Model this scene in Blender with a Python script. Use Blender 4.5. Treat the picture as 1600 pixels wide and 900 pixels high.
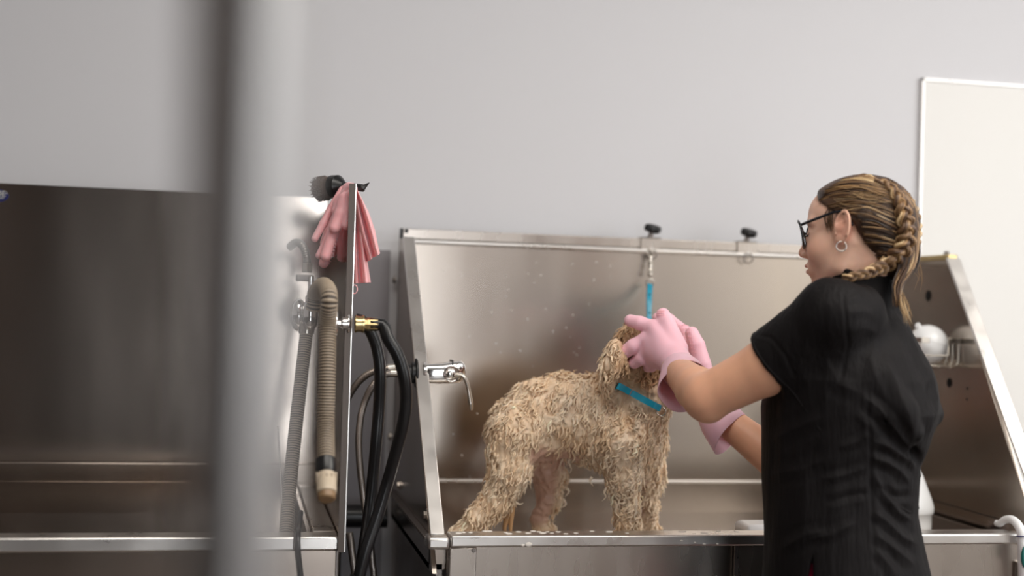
import bpy, math, random
import numpy as np
from mathutils import Matrix, Vector

for _o in list(bpy.data.objects):
    bpy.data.objects.remove(_o, do_unlink=True)
SC = bpy.context.scene
COL = SC.collection
random.seed(7)
RNG = np.random.default_rng(11)

# ------------------------------------------------------------------ camera
FPX = 2100.0
_psi, _pit, _rol = [math.radians(a) for a in (11.57, 0.9, 1.72)]
CAM = np.array([0.0, 0.0, 1.30])
_d = np.array([math.sin(_psi) * math.cos(_pit), math.cos(_psi) * math.cos(_pit), math.sin(_pit)])
_r0 = np.array([math.cos(_psi), -math.sin(_psi), 0.0])
_u0 = np.cross(_r0, _d)
_r = _r0 * math.cos(_rol) + _u0 * math.sin(_rol)
_u = _u0 * math.cos(_rol) - _r0 * math.sin(_rol)


def ray(px, py):
    v = _d + (px - 800) / FPX * _r + (450 - py) / FPX * _u
    return v / np.linalg.norm(v)


def W(px, py, Y):
    """a point of the place on the vertical plane y = Y"""
    v = ray(px, py)
    return CAM + v * (Y / v[1])


def WX(px, py, X):
    """a point of the place on the vertical plane x = X"""
    v = ray(px, py)
    return CAM + v * (X / v[0])


def WZ(px, py, Z):
    v = ray(px, py)
    return CAM + v * ((Z - CAM[2]) / v[2])


def PX(P):
    q = np.atleast_2d(P) - CAM
    dd = q @ _d
    return np.stack([800 + FPX * (q @ _r) / dd, 450 - FPX * (q @ _u) / dd], 1)


cd = bpy.data.cameras.new('camera')
cam = bpy.data.objects.new('camera', cd)
COL.objects.link(cam)
cd.sensor_width = 36.0
cd.lens = FPX / 1600 * 36.0
cam.matrix_world = Matrix(((_r[0], _u[0], -_d[0], CAM[0]), (_r[1], _u[1], -_d[1], CAM[1]),
                           (_r[2], _u[2], -_d[2], CAM[2]), (0, 0, 0, 1)))
cd.clip_start = 0.02
cd.dof.use_dof = True
cd.dof.focus_distance = 2.66
cd.dof.aperture_fstop = cd.lens / 34.0      # aperture opening of 34 mm
SC.camera = cam

# ------------------------------------------------------------------ light
SC.view_settings.view_transform = 'Standard'
SC.view_settings.look = 'None'
SC.view_settings.gamma = 1.0
SC.view_settings.use_curve_mapping = False
SC.view_settings.exposure = 0.0
wd = bpy.data.worlds.new('world')
SC.world = wd
wd.use_nodes = True
wd.node_tree.nodes['Background'].inputs[0].default_value = (0.8, 0.87, 1.0, 1)
wd.node_tree.nodes['Background'].inputs[1].default_value = 0.6
SC.cycles.use_denoising = True
SC.cycles.max_bounces = 8
SC.cycles.sample_clamp_indirect = 6.0


def area(name, loc, size, power, color, target=None):
    l = bpy.data.lights.new(name, 'AREA')
    l.shape = 'RECTANGLE'
    l.size, l.size_y = size
    l.energy = power
    l.color = color
    o = bpy.data.objects.new(name, l)
    COL.objects.link(o)
    o.location = loc
    if target is not None:
        o.rotation_euler = (Vector(target) - Vector(loc)).to_track_quat('-Z', 'Y').to_euler()
    return o


area('ceiling_area_light', (2.5, 1.3, 2.97), (2.0, 1.2), 56, (1.0, 0.95, 0.88))
area('ceiling_area_light', (0.3, 1.3, 2.97), (1.6, 0.9), 25, (1.0, 0.95, 0.88))
area('ceiling_area_light', (2.6, -1.3, 2.97), (1.8, 0.9), 46, (1.0, 0.95, 0.88))  # added lamp, brightens the far end of the room mirrored in the steel
area('window_light', (4.15, 0.6, 1.75), (2.2, 1.6), 28, (0.95, 0.97, 1.0), (1.2, 2.4, 1.2))
area('door_fill', (0.62, -2.42, 1.35), (0.8, 2.0), 20, (0.92, 0.96, 1.0), (0.62, 3, 1.35))  # added soft fill from the front, set at the bright doorway

# ------------------------------------------------------------------ materials


def srgb(r, g, b):
    f = lambda c: (c / 255) / 12.92 if c / 255 <= 0.04045 else ((c / 255 + 0.055) / 1.055) ** 2.4
    return (f(r), f(g), f(b), 1.0)


def mat(name, color, rough=0.5, metal=0.0, attr=None, sss=0.0, sssr=(1, .4, .25), sscale=0.01, coat=0.0, sheen=0.0,
        bump=None, var=None, trans=0.0, emit=None, spec=0.5, aniso=0.0, rvar=None):
    m = bpy.data.materials.new(name)
    m.use_nodes = True
    nt = m.node_tree
    b = nt.nodes['Principled BSDF']
    I = b.inputs
    I['Base Color'].default_value = color
    I['Roughness'].default_value = rough
    I['Metallic'].default_value = metal
    I['Specular IOR Level'].default_value = spec
    if sss:
        I['Subsurface Weight'].default_value = sss
        I['Subsurface Radius'].default_value = sssr
        I['Subsurface Scale'].default_value = sscale
    I['Coat Weight'].default_value = coat
    I['Sheen Weight'].default_value = sheen
    I['Transmission Weight'].default_value = trans
    if emit:
        I['Emission Color'].default_value = emit[0]
        I['Emission Strength'].default_value = emit[1]
    tc = nt.nodes.new('ShaderNodeTexCoord')

    def noise(scale, stretch, detail=3.0, rough_=0.55):
        mp = nt.nodes.new('ShaderNodeMapping')
        mp.inputs['Scale'].default_value = stretch
        nt.links.new(tc.outputs['Object'], mp.inputs[0])
        n = nt.nodes.new('ShaderNodeTexNoise')
        n.inputs['Scale'].default_value = scale
        n.inputs['Detail'].default_value = detail
        n.inputs['Roughness'].default_value = rough_
        nt.links.new(mp.outputs[0], n.inputs['Vector'])
        return n
    col_out = None
    if attr:
        a = nt.nodes.new('ShaderNodeAttribute')
        a.attribute_name = attr
        col_out = a.outputs['Color']
    if var:                                     # (scale, stretch, colour, contrast): second colour in blotches
        n = noise(var[0], var[1])
        rp = nt.nodes.new('ShaderNodeValToRGB')
        rp.color_ramp.elements[0].position = 0.5 - var[3]
        rp.color_ramp.elements[1].position = 0.5 + var[3]
        nt.links.new(n.outputs['Fac'], rp.inputs[0])
        mx = nt.nodes.new('ShaderNodeMix')
        mx.data_type = 'RGBA'
        mx.inputs[6].default_value = color
        mx.inputs[7].default_value = var[2]
        if col_out:
            nt.links.new(col_out, mx.inputs[6])
        nt.links.new(rp.outputs[0], mx.inputs[0])
        col_out = mx.outputs[2]
    if col_out:
        nt.links.new(col_out, I['Base Color'])
    if rvar:                                    # (scale, stretch, low, high)
        n = noise(rvar[0], rvar[1])
        mr = nt.nodes.new('ShaderNodeMapRange')
        mr.inputs['From Min'].default_value = 0.3
        mr.inputs['From Max'].default_value = 0.7
        mr.inputs['To Min'].default_value = rvar[2]
        mr.inputs['To Max'].default_value = rvar[3]
        nt.links.new(n.outputs['Fac'], mr.inputs['Value'])
        nt.links.new(mr.outputs[0], I['Roughness'])
    if aniso:
        I['Anisotropic'].default_value = aniso
        tg = nt.nodes.new('ShaderNodeTangent')
        tg.direction_type = 'RADIAL'
        tg.axis = 'Z'
        nt.links.new(tg.outputs[0], I['Tangent'])
    if bump:                                    # (scale, stretch, strength, distance)
        n = noise(bump[0], bump[1], 4.0)
        bp = nt.nodes.new('ShaderNodeBump')
        bp.inputs['Strength'].default_value = bump[2]
        bp.inputs['Distance'].default_value = bump[3]
        nt.links.new(n.outputs['Fac'], bp.inputs['Height'])
        nt.links.new(bp.outputs[0], I['Normal'])
    return m


M = {}
M['wall'] = mat('painted_wall', srgb(212, 212, 216), 0.62, bump=(60, (1, 1, 1), 0.04, 0.002))
M['wall_left'] = mat('painted_wall_side', srgb(168, 162, 160), 0.7)
M['wall_beige'] = mat('beige_wall', srgb(124, 101, 86), 0.7)
M['door_brown'] = mat('brown_door', srgb(70, 56, 50), 0.5)
M['wall_far'] = mat('painted_wall_far', srgb(128, 104, 88), 0.7, var=(1.2, (1, 1, 0.6), srgb(100, 80, 68), 0.2))
M['wall_shade'] = mat('grey_wall_shade', srgb(150, 146, 150), 0.5)  # shadow tone of the wall between the baths, as a flat colour
M['floor'] = mat('grey_floor', srgb(112, 102, 96), 0.4, var=(6, (1, 1, 1), srgb(98, 90, 85), 0.25))
M['ceiling'] = mat('ceiling_white', srgb(228, 226, 222), 0.8)
M['dark_wood'] = mat('dark_cabinet', srgb(26, 21, 19), 0.5)
M['mid_wood'] = mat('brown_cabinet', srgb(52, 40, 33), 0.5)
M['day'] = mat('daylit_glass', srgb(240, 244, 248), 0.2, emit=((0.93, 0.97, 1.0, 1), 1.6))
M['panel_glow'] = mat('soft_panel_glow', srgb(240, 236, 226), 0.3, emit=((1, .96, .88, 1), .55))  # glow of the added panel behind the camera
M['steel'] = mat('brushed_steel', (0.54, 0.49, 0.445, 1), 0.27, 1.0, aniso=0.4, rvar=(4, (3, 3, 0.6), 0.22, 0.32))
M['steel_wide'] = mat('brushed_steel_panel', (0.52, 0.455, 0.405, 1), 0.14, 1.0, aniso=0.5,
                      bump=(1.6, (1.5, 1.5, 0.3), 0.03, 0.004), rvar=(2, (2, 2, 0.4), 0.12, 0.18))
M['steel_edge'] = mat('polished_steel_edge', (0.74, 0.715, 0.69, 1), 0.3, 1.0, rvar=(12, (1, 1, 1), 0.24, 0.4))
M['steel_right'] = mat('brushed_steel_panel_worn', (0.49, 0.435, 0.385, 1), 0.2, 1.0, aniso=0.5,
                       bump=(1.6, (1.5, 1.5, 0.3), 0.035, 0.004), rvar=(2, (2, 2, 0.4), 0.18, 0.26))
M['steel_dark'] = mat('dull_steel', (0.30, 0.27, 0.255, 1), 0.42, 1.0, rvar=(6, (1, 1, 1), 0.34, 0.55))
M['steel_shade'] = mat('dark_reflection_steel', (0.11, 0.092, 0.082, 1), 0.4, 1.0)  # panel edge steel, its dark reflection put into the base colour
M['post'] = mat('satin_post_steel', (0.46, 0.45, 0.445, 1), 0.4, 1.0)
M['chrome'] = mat('chrome', (0.80, 0.79, 0.78, 1), 0.07, 1.0)
M['nickel'] = mat('nickel', (0.62, 0.58, 0.52, 1), 0.2, 1.0)
M['braid_steel'] = mat('braided_steel', (0.45, 0.42, 0.40, 1), 0.36, 1.0)
M['brass'] = mat('brass', (0.66, 0.52, 0.27, 1), 0.25, 1.0)
M['copper'] = mat('copper', (0.72, 0.38, 0.16, 1), 0.25, 1.0)
M['rubber'] = mat('black_rubber', (0.006, 0.006, 0.007, 1), 0.32)
M['black'] = mat('black_plastic', (0.010, 0.010, 0.011, 1), 0.4)
M['hole'] = mat('hole_black', (0.003, 0.003, 0.003, 1), 0.9)
M['hose'] = mat('grey_hose', srgb(168, 152, 132), 0.45, attr='Col')
M['hose_groove'] = mat('hose_groove', srgb(60, 50, 43), 0.6)
M['beige'] = mat('beige_plastic', srgb(196, 180, 158), 0.4)
M['beige_dark'] = mat('tan_plastic', srgb(140, 112, 82), 0.4)
M['white'] = mat('white_plastic', srgb(236, 237, 238), 0.25, coat=0.2)
M['board'] = mat('white_board', srgb(232, 231, 228), 0.45)
M['bristle'] = mat('brown_bristles', srgb(96, 82, 74), 0.8, bump=(300, (1, 1, 1), 0.6, 0.002))
M['pink'] = mat('pink_silicone', srgb(254, 186, 190), 0.42, sss=0.5, sssr=(1, .35, .3), sscale=0.006)
M['pink_pale'] = mat('pale_pink_silicone', srgb(255, 200, 214), 0.45, sss=0.3, sssr=(1, .5, .45), sscale=0.006)
M['blue'] = mat('blue_strap', srgb(20, 146, 176), 0.42, bump=(700, (1, 1, 1), 0.25, 0.0006))
M['skin'] = mat('skin', srgb(214, 160, 128), 0.48, attr='Col', sss=0.18, sssr=(1, .35, .2), sscale=0.008,
                bump=(420, (1, 1, 1), 0.10, 0.0006))
M['tunic'] = mat('black_crinkle_cloth', srgb(17, 14, 15), 0.66, spec=0.16,
                 bump=(130, (1.0, 1.0, 0.16), 0.9, 0.0026))
M['pants'] = mat('crimson_cloth', srgb(196, 8, 86), 0.7)
M['hair'] = mat('brown_blond_hair', srgb(110, 78, 50), 0.42, attr='Col', spec=0.5, bump=(900, (1, 1, 1), 0.2, 0.0005))
M['fur'] = mat('wet_cream_fur', srgb(205, 172, 132), 0.42, attr='Col', sss=0.1, sssr=(1, .6, .4), sscale=0.004,
               bump=(170, (1, 1, 0.5), 0.5, 0.002))
M['frame'] = mat('dark_blue_frame', srgb(22, 26, 34), 0.2, coat=0.4)
M['lens'] = mat('clear_lens', (0.92, 0.96, 1.0, 1), 0.02, trans=1.0)
M['silver'] = mat('silver', (0.85, 0.84, 0.82, 1), 0.15, 1.0)
M['nose'] = mat('dog_nose', srgb(36, 26, 24), 0.3)
M['navy'] = mat('navy_sticker', srgb(20, 28, 92), 0.4)
M['letter'] = mat('sticker_letters', srgb(214, 214, 206), 0.4)
M['green'] = mat('green_sticker', srgb(20, 98, 92), 0.4)
M['foam'] = mat('soap_foam', srgb(238, 232, 224), 0.5)
M['shoe'] = mat('shoe_white', srgb(220, 218, 214), 0.6)

# ------------------------------------------------------------------ mesh tools
ORI = {}


def nrm(v):
    v = np.asarray(v, float)
    return v / max(np.linalg.norm(v), 1e-12)


def smooth_path(P, n, closed=False):
    """Catmull-Rom through the points, n samples at even spacing"""
    P = np.asarray(P, float)
    if closed:
        Q = np.vstack([P[-1], P, P[0], P[1]])
    else:
        Q = np.vstack([2 * P[0] - P[1], P, 2 * P[-1] - P[-2]])
    out = []
    for i in range(1, len(Q) - 2):
        t = np.linspace(0, 1, 24, endpoint=False)[:, None]
        a, b, c, d = Q[i - 1], Q[i], Q[i + 1], Q[i + 2]
        out.append(0.5 * (2 * b + (c - a) * t + (2 * a - 5 * b + 4 * c - d) * t ** 2 + (3 * b - a - 3 * c + d) * t ** 3))
    out = np.vstack(out + [Q[-2][None]])
    s = np.r_[0, np.cumsum(np.linalg.norm(np.diff(out, axis=0), axis=1))]
    q = np.linspace(0, s[-1], n)
    return np.stack([np.interp(q, s, out[:, k]) for k in range(out.shape[1])], 1)


class MB:
    def __init__(s):
        s.V, s.F, s.C, s.n = [], [], [], 0

    def add(s, V, F, col=None):
        V = np.asarray(V, float).reshape(-1, 3)
        s.V.append(V)
        n = s.n
        s.F += [tuple(int(i) + n for i in f) for f in F]
        s.n += len(V)
        c = np.ones((len(V), 4))
        if col is not None:
            c[:, :3] = np.asarray(col)[..., :3]
        s.C.append(c)
        return s

    def box(s, lo, hi):
        (x0, y0, z0), (x1, y1, z1) = lo, hi
        return s.add([(x0, y0, z0), (x1, y0, z0), (x1, y1, z0), (x0, y1, z0), (x0, y0, z1), (x1, y0, z1), (x1, y1, z1), (x0, y1, z1)],
                     [(3, 2, 1, 0), (4, 5, 6, 7), (0, 1, 5, 4), (1, 2, 6, 5), (2, 3, 7, 6), (3, 0, 4, 7)])

    def bar(s, p0, p1, w, h, up=(0, 0, 1)):
        p0, p1 = np.asarray(p0, float), np.asarray(p1, float)
        t = nrm(p1 - p0)
        a = nrm(np.cross(t, up))
        b = np.cross(a, t)
        V = []
        for p in (p0, p1):
            for i, j in ((-1, -1), (1, -1), (1, 1), (-1, 1)):
                V.append(p + a * w / 2 * i + b * h / 2 * j)
        return s.add(V, [(3, 2, 1, 0), (4, 5, 6, 7), (0, 1, 5, 4), (1, 2, 6, 5), (2, 3, 7, 6), (3, 0, 4, 7)])

    def tube(s, P, r, n=12, cap=True, closed=False, flat=1.0, col=None, ref=None):
        P = np.asarray(P, float)
        m = len(P)
        r = np.broadcast_to(np.asarray(r, float), (m,))
        if closed:
            T = np.roll(P, -1, 0) - np.roll(P, 1, 0)
        else:
            T = np.gradient(P, axis=0)
        T /= np.linalg.norm(T, axis=1)[:, None] + 1e-12
        a = np.asarray(ref, float) if ref is not None else np.array([0, 0, 1.0])
        if abs(a @ T[0]) > 0.95:
            a = np.array([1.0, 0, 0])
        V = np.zeros((m, n, 3))
        an = np.arange(n) * 2 * math.pi / n
        A = nrm(a - (a @ T[0]) * T[0])
        for i in range(m):
            A = A - (A @ T[i]) * T[i]
            A = nrm(A)
            B = np.cross(T[i], A)
            V[i] = P[i] + r[i] * (np.cos(an)[:, None] * A * flat + np.sin(an)[:, None] * B)
        F = []
        for i in range(m if closed else m - 1):
            j = (i + 1) % m
            for k in range(n):
                l = (k + 1) % n
                F.append((i * n + k, i * n + l, j * n + l, j * n + k))
        if cap and not closed:
            F.append(tuple(range(n - 1, -1, -1)))
            F.append(tuple((m - 1) * n + k for k in range(n)))
        c = None
        if col is not None:
            c = np.asarray(col)
            if c.ndim == 2:
                c = np.repeat(c, n, 0)
        return s.add(V.reshape(-1, 3), F, c)

    def lathe(s, prof, o, axis, n=24, cap=True):
        """prof: list of (radius, distance along axis)"""
        o = np.asarray(o, float)
        t = nrm(axis)
        a = nrm(np.cross(t, (0, 0, 1) if abs(t[2]) < 0.9 else (1, 0, 0)))
        b = np.cross(t, a)
        an = np.arange(n) * 2 * math.pi / n
        V = [o + t * h + r * (math.cos(x) * a + math.sin(x) * b) for r, h in prof for x in an]
        F = []
        for i in range(len(prof) - 1):
            for k in range(n):
                l = (k + 1) % n
                F.append((i * n + k, i * n + l, (i + 1) * n + l, (i + 1) * n + k))
        if cap:
            F.append(tuple(range(n - 1, -1, -1)))
            F.append(tuple((len(prof) - 1) * n + k for k in range(n)))
        return s.add(V, F)

    def ball(s, c, r, n=16, sc=(1, 1, 1), ax=None):
        c = np.asarray(c, float)
        R = np.eye(3) if ax is None else np.asarray(ax, float)
        V, F = [], []
        m = n // 2
        for i in range(m + 1):
            th = math.pi * (i + 0.001) / (m + 0.002)
            for k in range(n):
                ph = 2 * math.pi * k / n
                q = np.array([math.sin(th) * math.cos(ph) * sc[0], math.sin(th) * math.sin(ph) * sc[1], math.cos(th) * sc[2]]) * r
                V.append(c + q @ R)
        for i in range(m):
            for k in range(n):
                l = (k + 1) % n
                F.append((i * n + k, (i + 1) * n + k, (i + 1) * n + l, i * n + l))
        return s.add(V, F)

    def torus(s, c, axis, R, r, n=28, m=10, sc=1.0):
        t = nrm(axis)
        a = nrm(np.cross(t, (0, 0, 1) if abs(t[2]) < 0.9 else (1, 0, 0)))
        b = np.cross(t, a)
        an = np.arange(n) * 2 * math.pi / n
        P = np.asarray(c, float) + R * (np.cos(an)[:, None] * a + np.sin(an)[:, None] * b * sc)
        return s.tube(P, r, m, closed=True, ref=t)

    def prism(s, poly, vec):
        P = np.asarray(poly, float)
        n = len(P)
        return s.add(np.vstack([P, P + np.asarray(vec, float)]),
                     [tuple(range(n - 1, -1, -1)), tuple(range(n, 2 * n))] + [(i, (i + 1) % n, n + (i + 1) % n, n + i) for i in range(n)])

    def loft(s, rings, cap=False):
        R = np.asarray(rings, float)
        m, n = R.shape[:2]
        F = [(i * n + k, i * n + (k + 1) % n, (i + 1) * n + (k + 1) % n, (i + 1) * n + k) for i in range(m - 1) for k in range(n)]
        if cap:
            F += [tuple(range(n - 1, -1, -1)), tuple((m - 1) * n + k for k in range(n))]
        return s.add(R.reshape(-1, 3), F)

    def build(s, name, material, parent=None, smooth=35, bevel=0.0, base=None, color=False, solid=0.0):
        V = np.vstack(s.V)
        me = bpy.data.meshes.new(name)
        if parent is not None:
            o0 = ORI[parent.name]
        elif base is not None:
            o0 = np.asarray(base, float)
        else:
            o0 = np.array([(V[:, 0].min() + V[:, 0].max()) / 2, (V[:, 1].min() + V[:, 1].max()) / 2, V[:, 2].min()])
        me.from_pydata((V - o0).tolist(), [], s.F)
        me.materials.append(material)
        if smooth:
            me.polygons.foreach_set('use_smooth', [True] * len(me.polygons))
            if smooth < 180:
                me.set_sharp_from_angle(angle=math.radians(smooth))
        if color:
            ca = me.color_attributes.new('Col', 'FLOAT_COLOR', 'POINT')
            ca.data.foreach_set('color', np.vstack(s.C).astype(np.float32).ravel())
        me.update()
        o = bpy.data.objects.new(name, me)
        COL.objects.link(o)
        if parent is not None:
            o.parent = parent
        else:
            o.location = o0
        ORI[o.name] = o0
        if solid:
            md = o.modifiers.new('thickness', 'SOLIDIFY')
            md.thickness = solid
            md.offset = 0.0
        if bevel:
            md = o.modifiers.new('bevel', 'BEVEL')
            md.width = bevel
            md.segments = 2
            md.limit_method = 'ANGLE'
            md.angle_limit = math.radians(40)
        return o


def tag(o, label=None, cat=None, group=None, kind=None):
    if label:
        o['label'] = label
    if cat:
        o['category'] = cat
    if group:
        o['group'] = group
    if kind:
        o['kind'] = kind
    return o


def thing(name, label, cat, loc, group=None):
    o = bpy.data.objects.new(name, None)
    o.empty_display_size = 0.05
    COL.objects.link(o)
    o.location = loc
    ORI[o.name] = np.asarray(loc, float)
    return tag(o, label, cat, group)


def struct(name, mb, material, **k):
    return tag(mb.build(name, material, **k), kind='structure')


# ------------------------------------------------------------------ solid modelling with distance fields
def vnoise(P, seed=0):
    """smooth value noise, about -1..1"""
    P = np.asarray(P, np.float32)
    I = np.floor(P).astype(np.int64)
    f = P - I
    f = f * f * (3 - 2 * f)
    out = 0
    for dx in (0, 1):
        for dy in (0, 1):
            for dz in (0, 1):
                h = ((I[:, 0] + dx) * 374761393 + (I[:, 1] + dy) * 668265263 + (I[:, 2] + dz) * 2147483647 + seed * 974634777) & 0xffffffff
                h = ((h ^ (h >> 13)) * 1274126177) & 0xffffffff
                h = (h ^ (h >> 16)) & 0xffff
                w = (f[:, 0] if dx else 1 - f[:, 0]) * (f[:, 1] if dy else 1 - f[:, 1]) * (f[:, 2] if dz else 1 - f[:, 2])
                out = out + w * (h / 32767.5 - 1)
    return out


def cap(P, a, b, ra, rb):
    a, b = np.asarray(a, float), np.asarray(b, float)
    ab = b - a
    t = np.clip(((P - a) @ ab) / (ab @ ab), 0, 1)
    return np.linalg.norm(P - a - t[:, None] * ab, axis=1) - (ra + (rb - ra) * t)


def chain(P, pts, rs, k=0.01):
    d = None
    for i in range(len(pts) - 1):
        e = cap(P, pts[i], pts[i + 1], rs[i], rs[i + 1])
        d = e if d is None else np.minimum(d, e)
    return d


def ell(P, c, s, R=None):
    q = P - np.asarray(c, float)
    if R is not None:
        q = q @ np.asarray(R, float).T          # rows of R are the axes
    s = np.asarray(s, float)
    k0 = np.linalg.norm(q / s, axis=1)
    k1 = np.linalg.norm(q / s ** 2, axis=1) + 1e-9
    return k0 * (k0 - 1) / k1


def smin(a, b, k):
    h = np.clip(0.5 + 0.5 * (b - a) / k, 0, 1)
    return b + (a - b) * h - k * h * (1 - h)


def smax(a, b, k):
    return -smin(-a, -b, k)


def sdf_mesh(fn, lo, hi, h, slack=1.7):
    """surface nets on a sparse grid; returns vertices and quads"""
    lo, hi = np.asarray(lo, float), np.asarray(hi, float)
    B = 8
    nb = np.maximum(1, np.ceil((hi - lo) / (h * B)).astype(int))
    N = nb * B + 1
    val = np.empty(N, np.float32)
    cx = [lo[i] + (np.arange(nb[i]) + 0.5) * B * h for i in range(3)]
    Cc = np.stack(np.meshgrid(*cx, indexing='ij'), -1).reshape(-1, 3)
    dc = fn(Cc)
    near = np.abs(dc) < B * h * 0.87 * slack + 0.004
    val[:-1, :-1, :-1] = np.kron(np.where(dc > 0, 1, -1).reshape(nb), np.ones((B, B, B), np.float32))
    val[-1], val[:, -1], val[:, :, -1] = 1, 1, 1
    idx = np.argwhere(near.reshape(nb))
    off = np.stack(np.meshgrid(*[np.arange(B)] * 3, indexing='ij'), -1).reshape(-1, 3)
    for c in range(0, len(idx), 400):
        g = (idx[c:c + 400, None, :] * B + off[None]).reshape(-1, 3)
        v = fn(lo + g * h)
        val[g[:, 0], g[:, 1], g[:, 2]] = v
    s = val < 0
    n0, n1, n2 = N - 1
    cs = [s[a:a + n0, b:b + n1, c:c + n2] for a in (0, 1) for b in (0, 1) for c in (0, 1)]
    cnt = sum(x.astype(np.int8) for x in cs)
    act = (cnt > 0) & (cnt < 8)
    cells = np.argwhere(act)
    ids = -np.ones((n0, n1, n2), np.int64)
    ids[act] = np.arange(len(cells))
    acc = np.zeros((len(cells), 3))
    num = np.zeros(len(cells))
    for ax in range(3):
        o1, o2 = [(1, 2), (0, 2), (0, 1)][ax]
        for i in (0, 1):
            for j in (0, 1):
                p = cells.copy()
                p[:, o1] += i
                p[:, o2] += j
                q = p.copy()
                q[:, ax] += 1
                a = val[p[:, 0], p[:, 1], p[:, 2]]
                b = val[q[:, 0], q[:, 1], q[:, 2]]
                m = (a < 0) != (b < 0)
                t = a[m] / (a[m] - b[m])
                x = p[m].astype(float)
                x[:, ax] += t
                acc[m] += x
                num[m] += 1
    V = lo + h * acc / num[:, None]
    Q = []
    for ax in range(3):
        o1, o2 = [(1, 2), (2, 0), (0, 1)][ax]
        sl_a = [slice(None)] * 3
        sl_b = [slice(None)] * 3
        sl_a[ax] = slice(0, -1)
        sl_b[ax] = slice(1, None)
        a, b = s[tuple(sl_a)], s[tuple(sl_b)]
        e = np.argwhere(a != b)
        e = e[(e[:, o1] > 0) & (e[:, o2] > 0) & (e[:, o1] < N[o1] - 1) & (e[:, o2] < N[o2] - 1)]
        fl = a[e[:, 0], e[:, 1], e[:, 2]]

        def cid(d1, d2):
            c = e.copy()
            c[:, o1] += d1
            c[:, o2] += d2
            return ids[c[:, 0], c[:, 1], c[:, 2]]
        q = np.stack([cid(-1, -1), cid(0, -1), cid(0, 0), cid(-1, 0)], 1)
        q = q[(q >= 0).all(1)] if (q < 0).any() else q
        fl = fl[:len(q)]
        q[~fl] = q[~fl][:, ::-1]
        Q.append(q)
    return V, np.vstack(Q)


def normals(V, Q):
    n = np.cross(V[Q[:, 2]] - V[Q[:, 0]], V[Q[:, 3]] - V[Q[:, 1]])
    N = np.zeros_like(V)
    for k in range(4):
        np.add.at(N, Q[:, k], n)
    return N / (np.linalg.norm(N, axis=1)[:, None] + 1e-12)


def relax(V, Q, it=2, w=0.5):
    for _ in range(it):
        A = np.zeros_like(V)
        c = np.zeros(len(V))
        for i, j in ((0, 1), (1, 2), (2, 3), (3, 0)):
            np.add.at(A, Q[:, i], V[Q[:, j]])
            np.add.at(A, Q[:, j], V[Q[:, i]])
            np.add.at(c, Q[:, i], 1)
            np.add.at(c, Q[:, j], 1)
        V = V * (1 - w) + w * A / np.maximum(c, 1)[:, None]
    return V


def hit(px, py, fn, t0=1.2, t1=4.0, lift=0.0):
    """where the line of sight through a spot of the view meets a solid"""
    v = ray(px, py)
    t = t0
    for _ in range(90):
        d = float(fn((CAM + v * t)[None])[0])
        if d < 0.0006:
            break
        t += max(d * 0.7, 0.0008)
        if t > t1:
            return None
    return CAM + v * (t - lift)


def polydist(XY, P):
    """distance in the plane to a polyline, and the position along it (0..1)"""
    P = np.asarray(P, float)
    best = np.full(len(XY), 1e9)
    tt = np.zeros(len(XY))
    n = len(P) - 1
    for i in range(n):
        a, ab = P[i], P[i + 1] - P[i]
        t = np.clip(((XY - a) @ ab) / (ab @ ab), 0, 1)
        d = np.linalg.norm(XY - a - t[:, None] * ab, axis=1)
        m = d < best
        best[m] = d[m]
        tt[m] = (i + t[m]) / n
    return best, tt
# ------------------------------------------------------------------ the room
YW = 3.34
XL, XR, YB, ZC = -2.3, 4.35, -2.5, 3.0


def one_box(lo, hi):
    return MB().box(lo, hi)


struct('floor', one_box((XL - .1, YB - .1, -.1), (XR + .1, YW + .1, 0)), M['floor'])
struct('ceiling', one_box((XL - .1, YB - .1, ZC), (XR + .1, YW + .1, ZC + .1)), M['ceiling'])
struct('wall_back', one_box((XL - .1, YW, 0), (XR + .1, YW + .1, ZC)), M['wall'])
struct('wall_left', one_box((XL - .1, YB, 0), (XL, YW, ZC)), M['wall_left'])
struct('wall_right', one_box((XR, YB, 0), (XR + .1, YW, ZC)), M['wall'])
struct('wall_front', one_box((XL - .1, YB - .1, 0), (XR + .1, YB, ZC)), M['wall_far'])
struct('trim_6', one_box((XL, YB, 0), (XL + .02, YW, 1.2)), M['mid_wood'])
struct('shade_strip', one_box((.232, YW - .006, .0), (.372, YW, 1.437)), M['wall_shade'])  # thin strip standing in for the shadow on the wall between the baths
struct('baseboard_back', one_box((XL, YW - .014, 0), (.232, YW, .1)), M['dark_wood'])
# unseen far side of the room, put in for the bands mirrored in the steel
struct('door_1', one_box((.26, YB, 0), (1.0, YB + .04, 2.3)), M['day'])
struct('door_2', one_box((2.06, YB, 0), (2.5, YB + .05, 2.7)), M['door_brown'])
struct('glow_panel', one_box((3.4, YB, .2), (4.3, YB + .05, 2.3)), M['panel_glow'])  # added glowing panel, brightens the right end of the steel
struct('trim_5', one_box((1.02, YB, 0), (2.05, YB + .03, 3.0)), M['wall_beige'])
struct('window_1', one_box((XR - .05, -.6, .95), (XR, 1.8, 2.5)), M['day'])
struct('unseen_cupboard_1', one_box((-1.18, YB, 0), (-.74, YB + .35, 2.6)), M['dark_wood'])
struct('unseen_cupboard_2', one_box((-.70, YB, 0), (.2, YB + .30, 2.6)), M['mid_wood'])
struct('trim_4', one_box((2.6, YB, 0), (XR, YB + .03, 2.7)), M['wall'])

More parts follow.
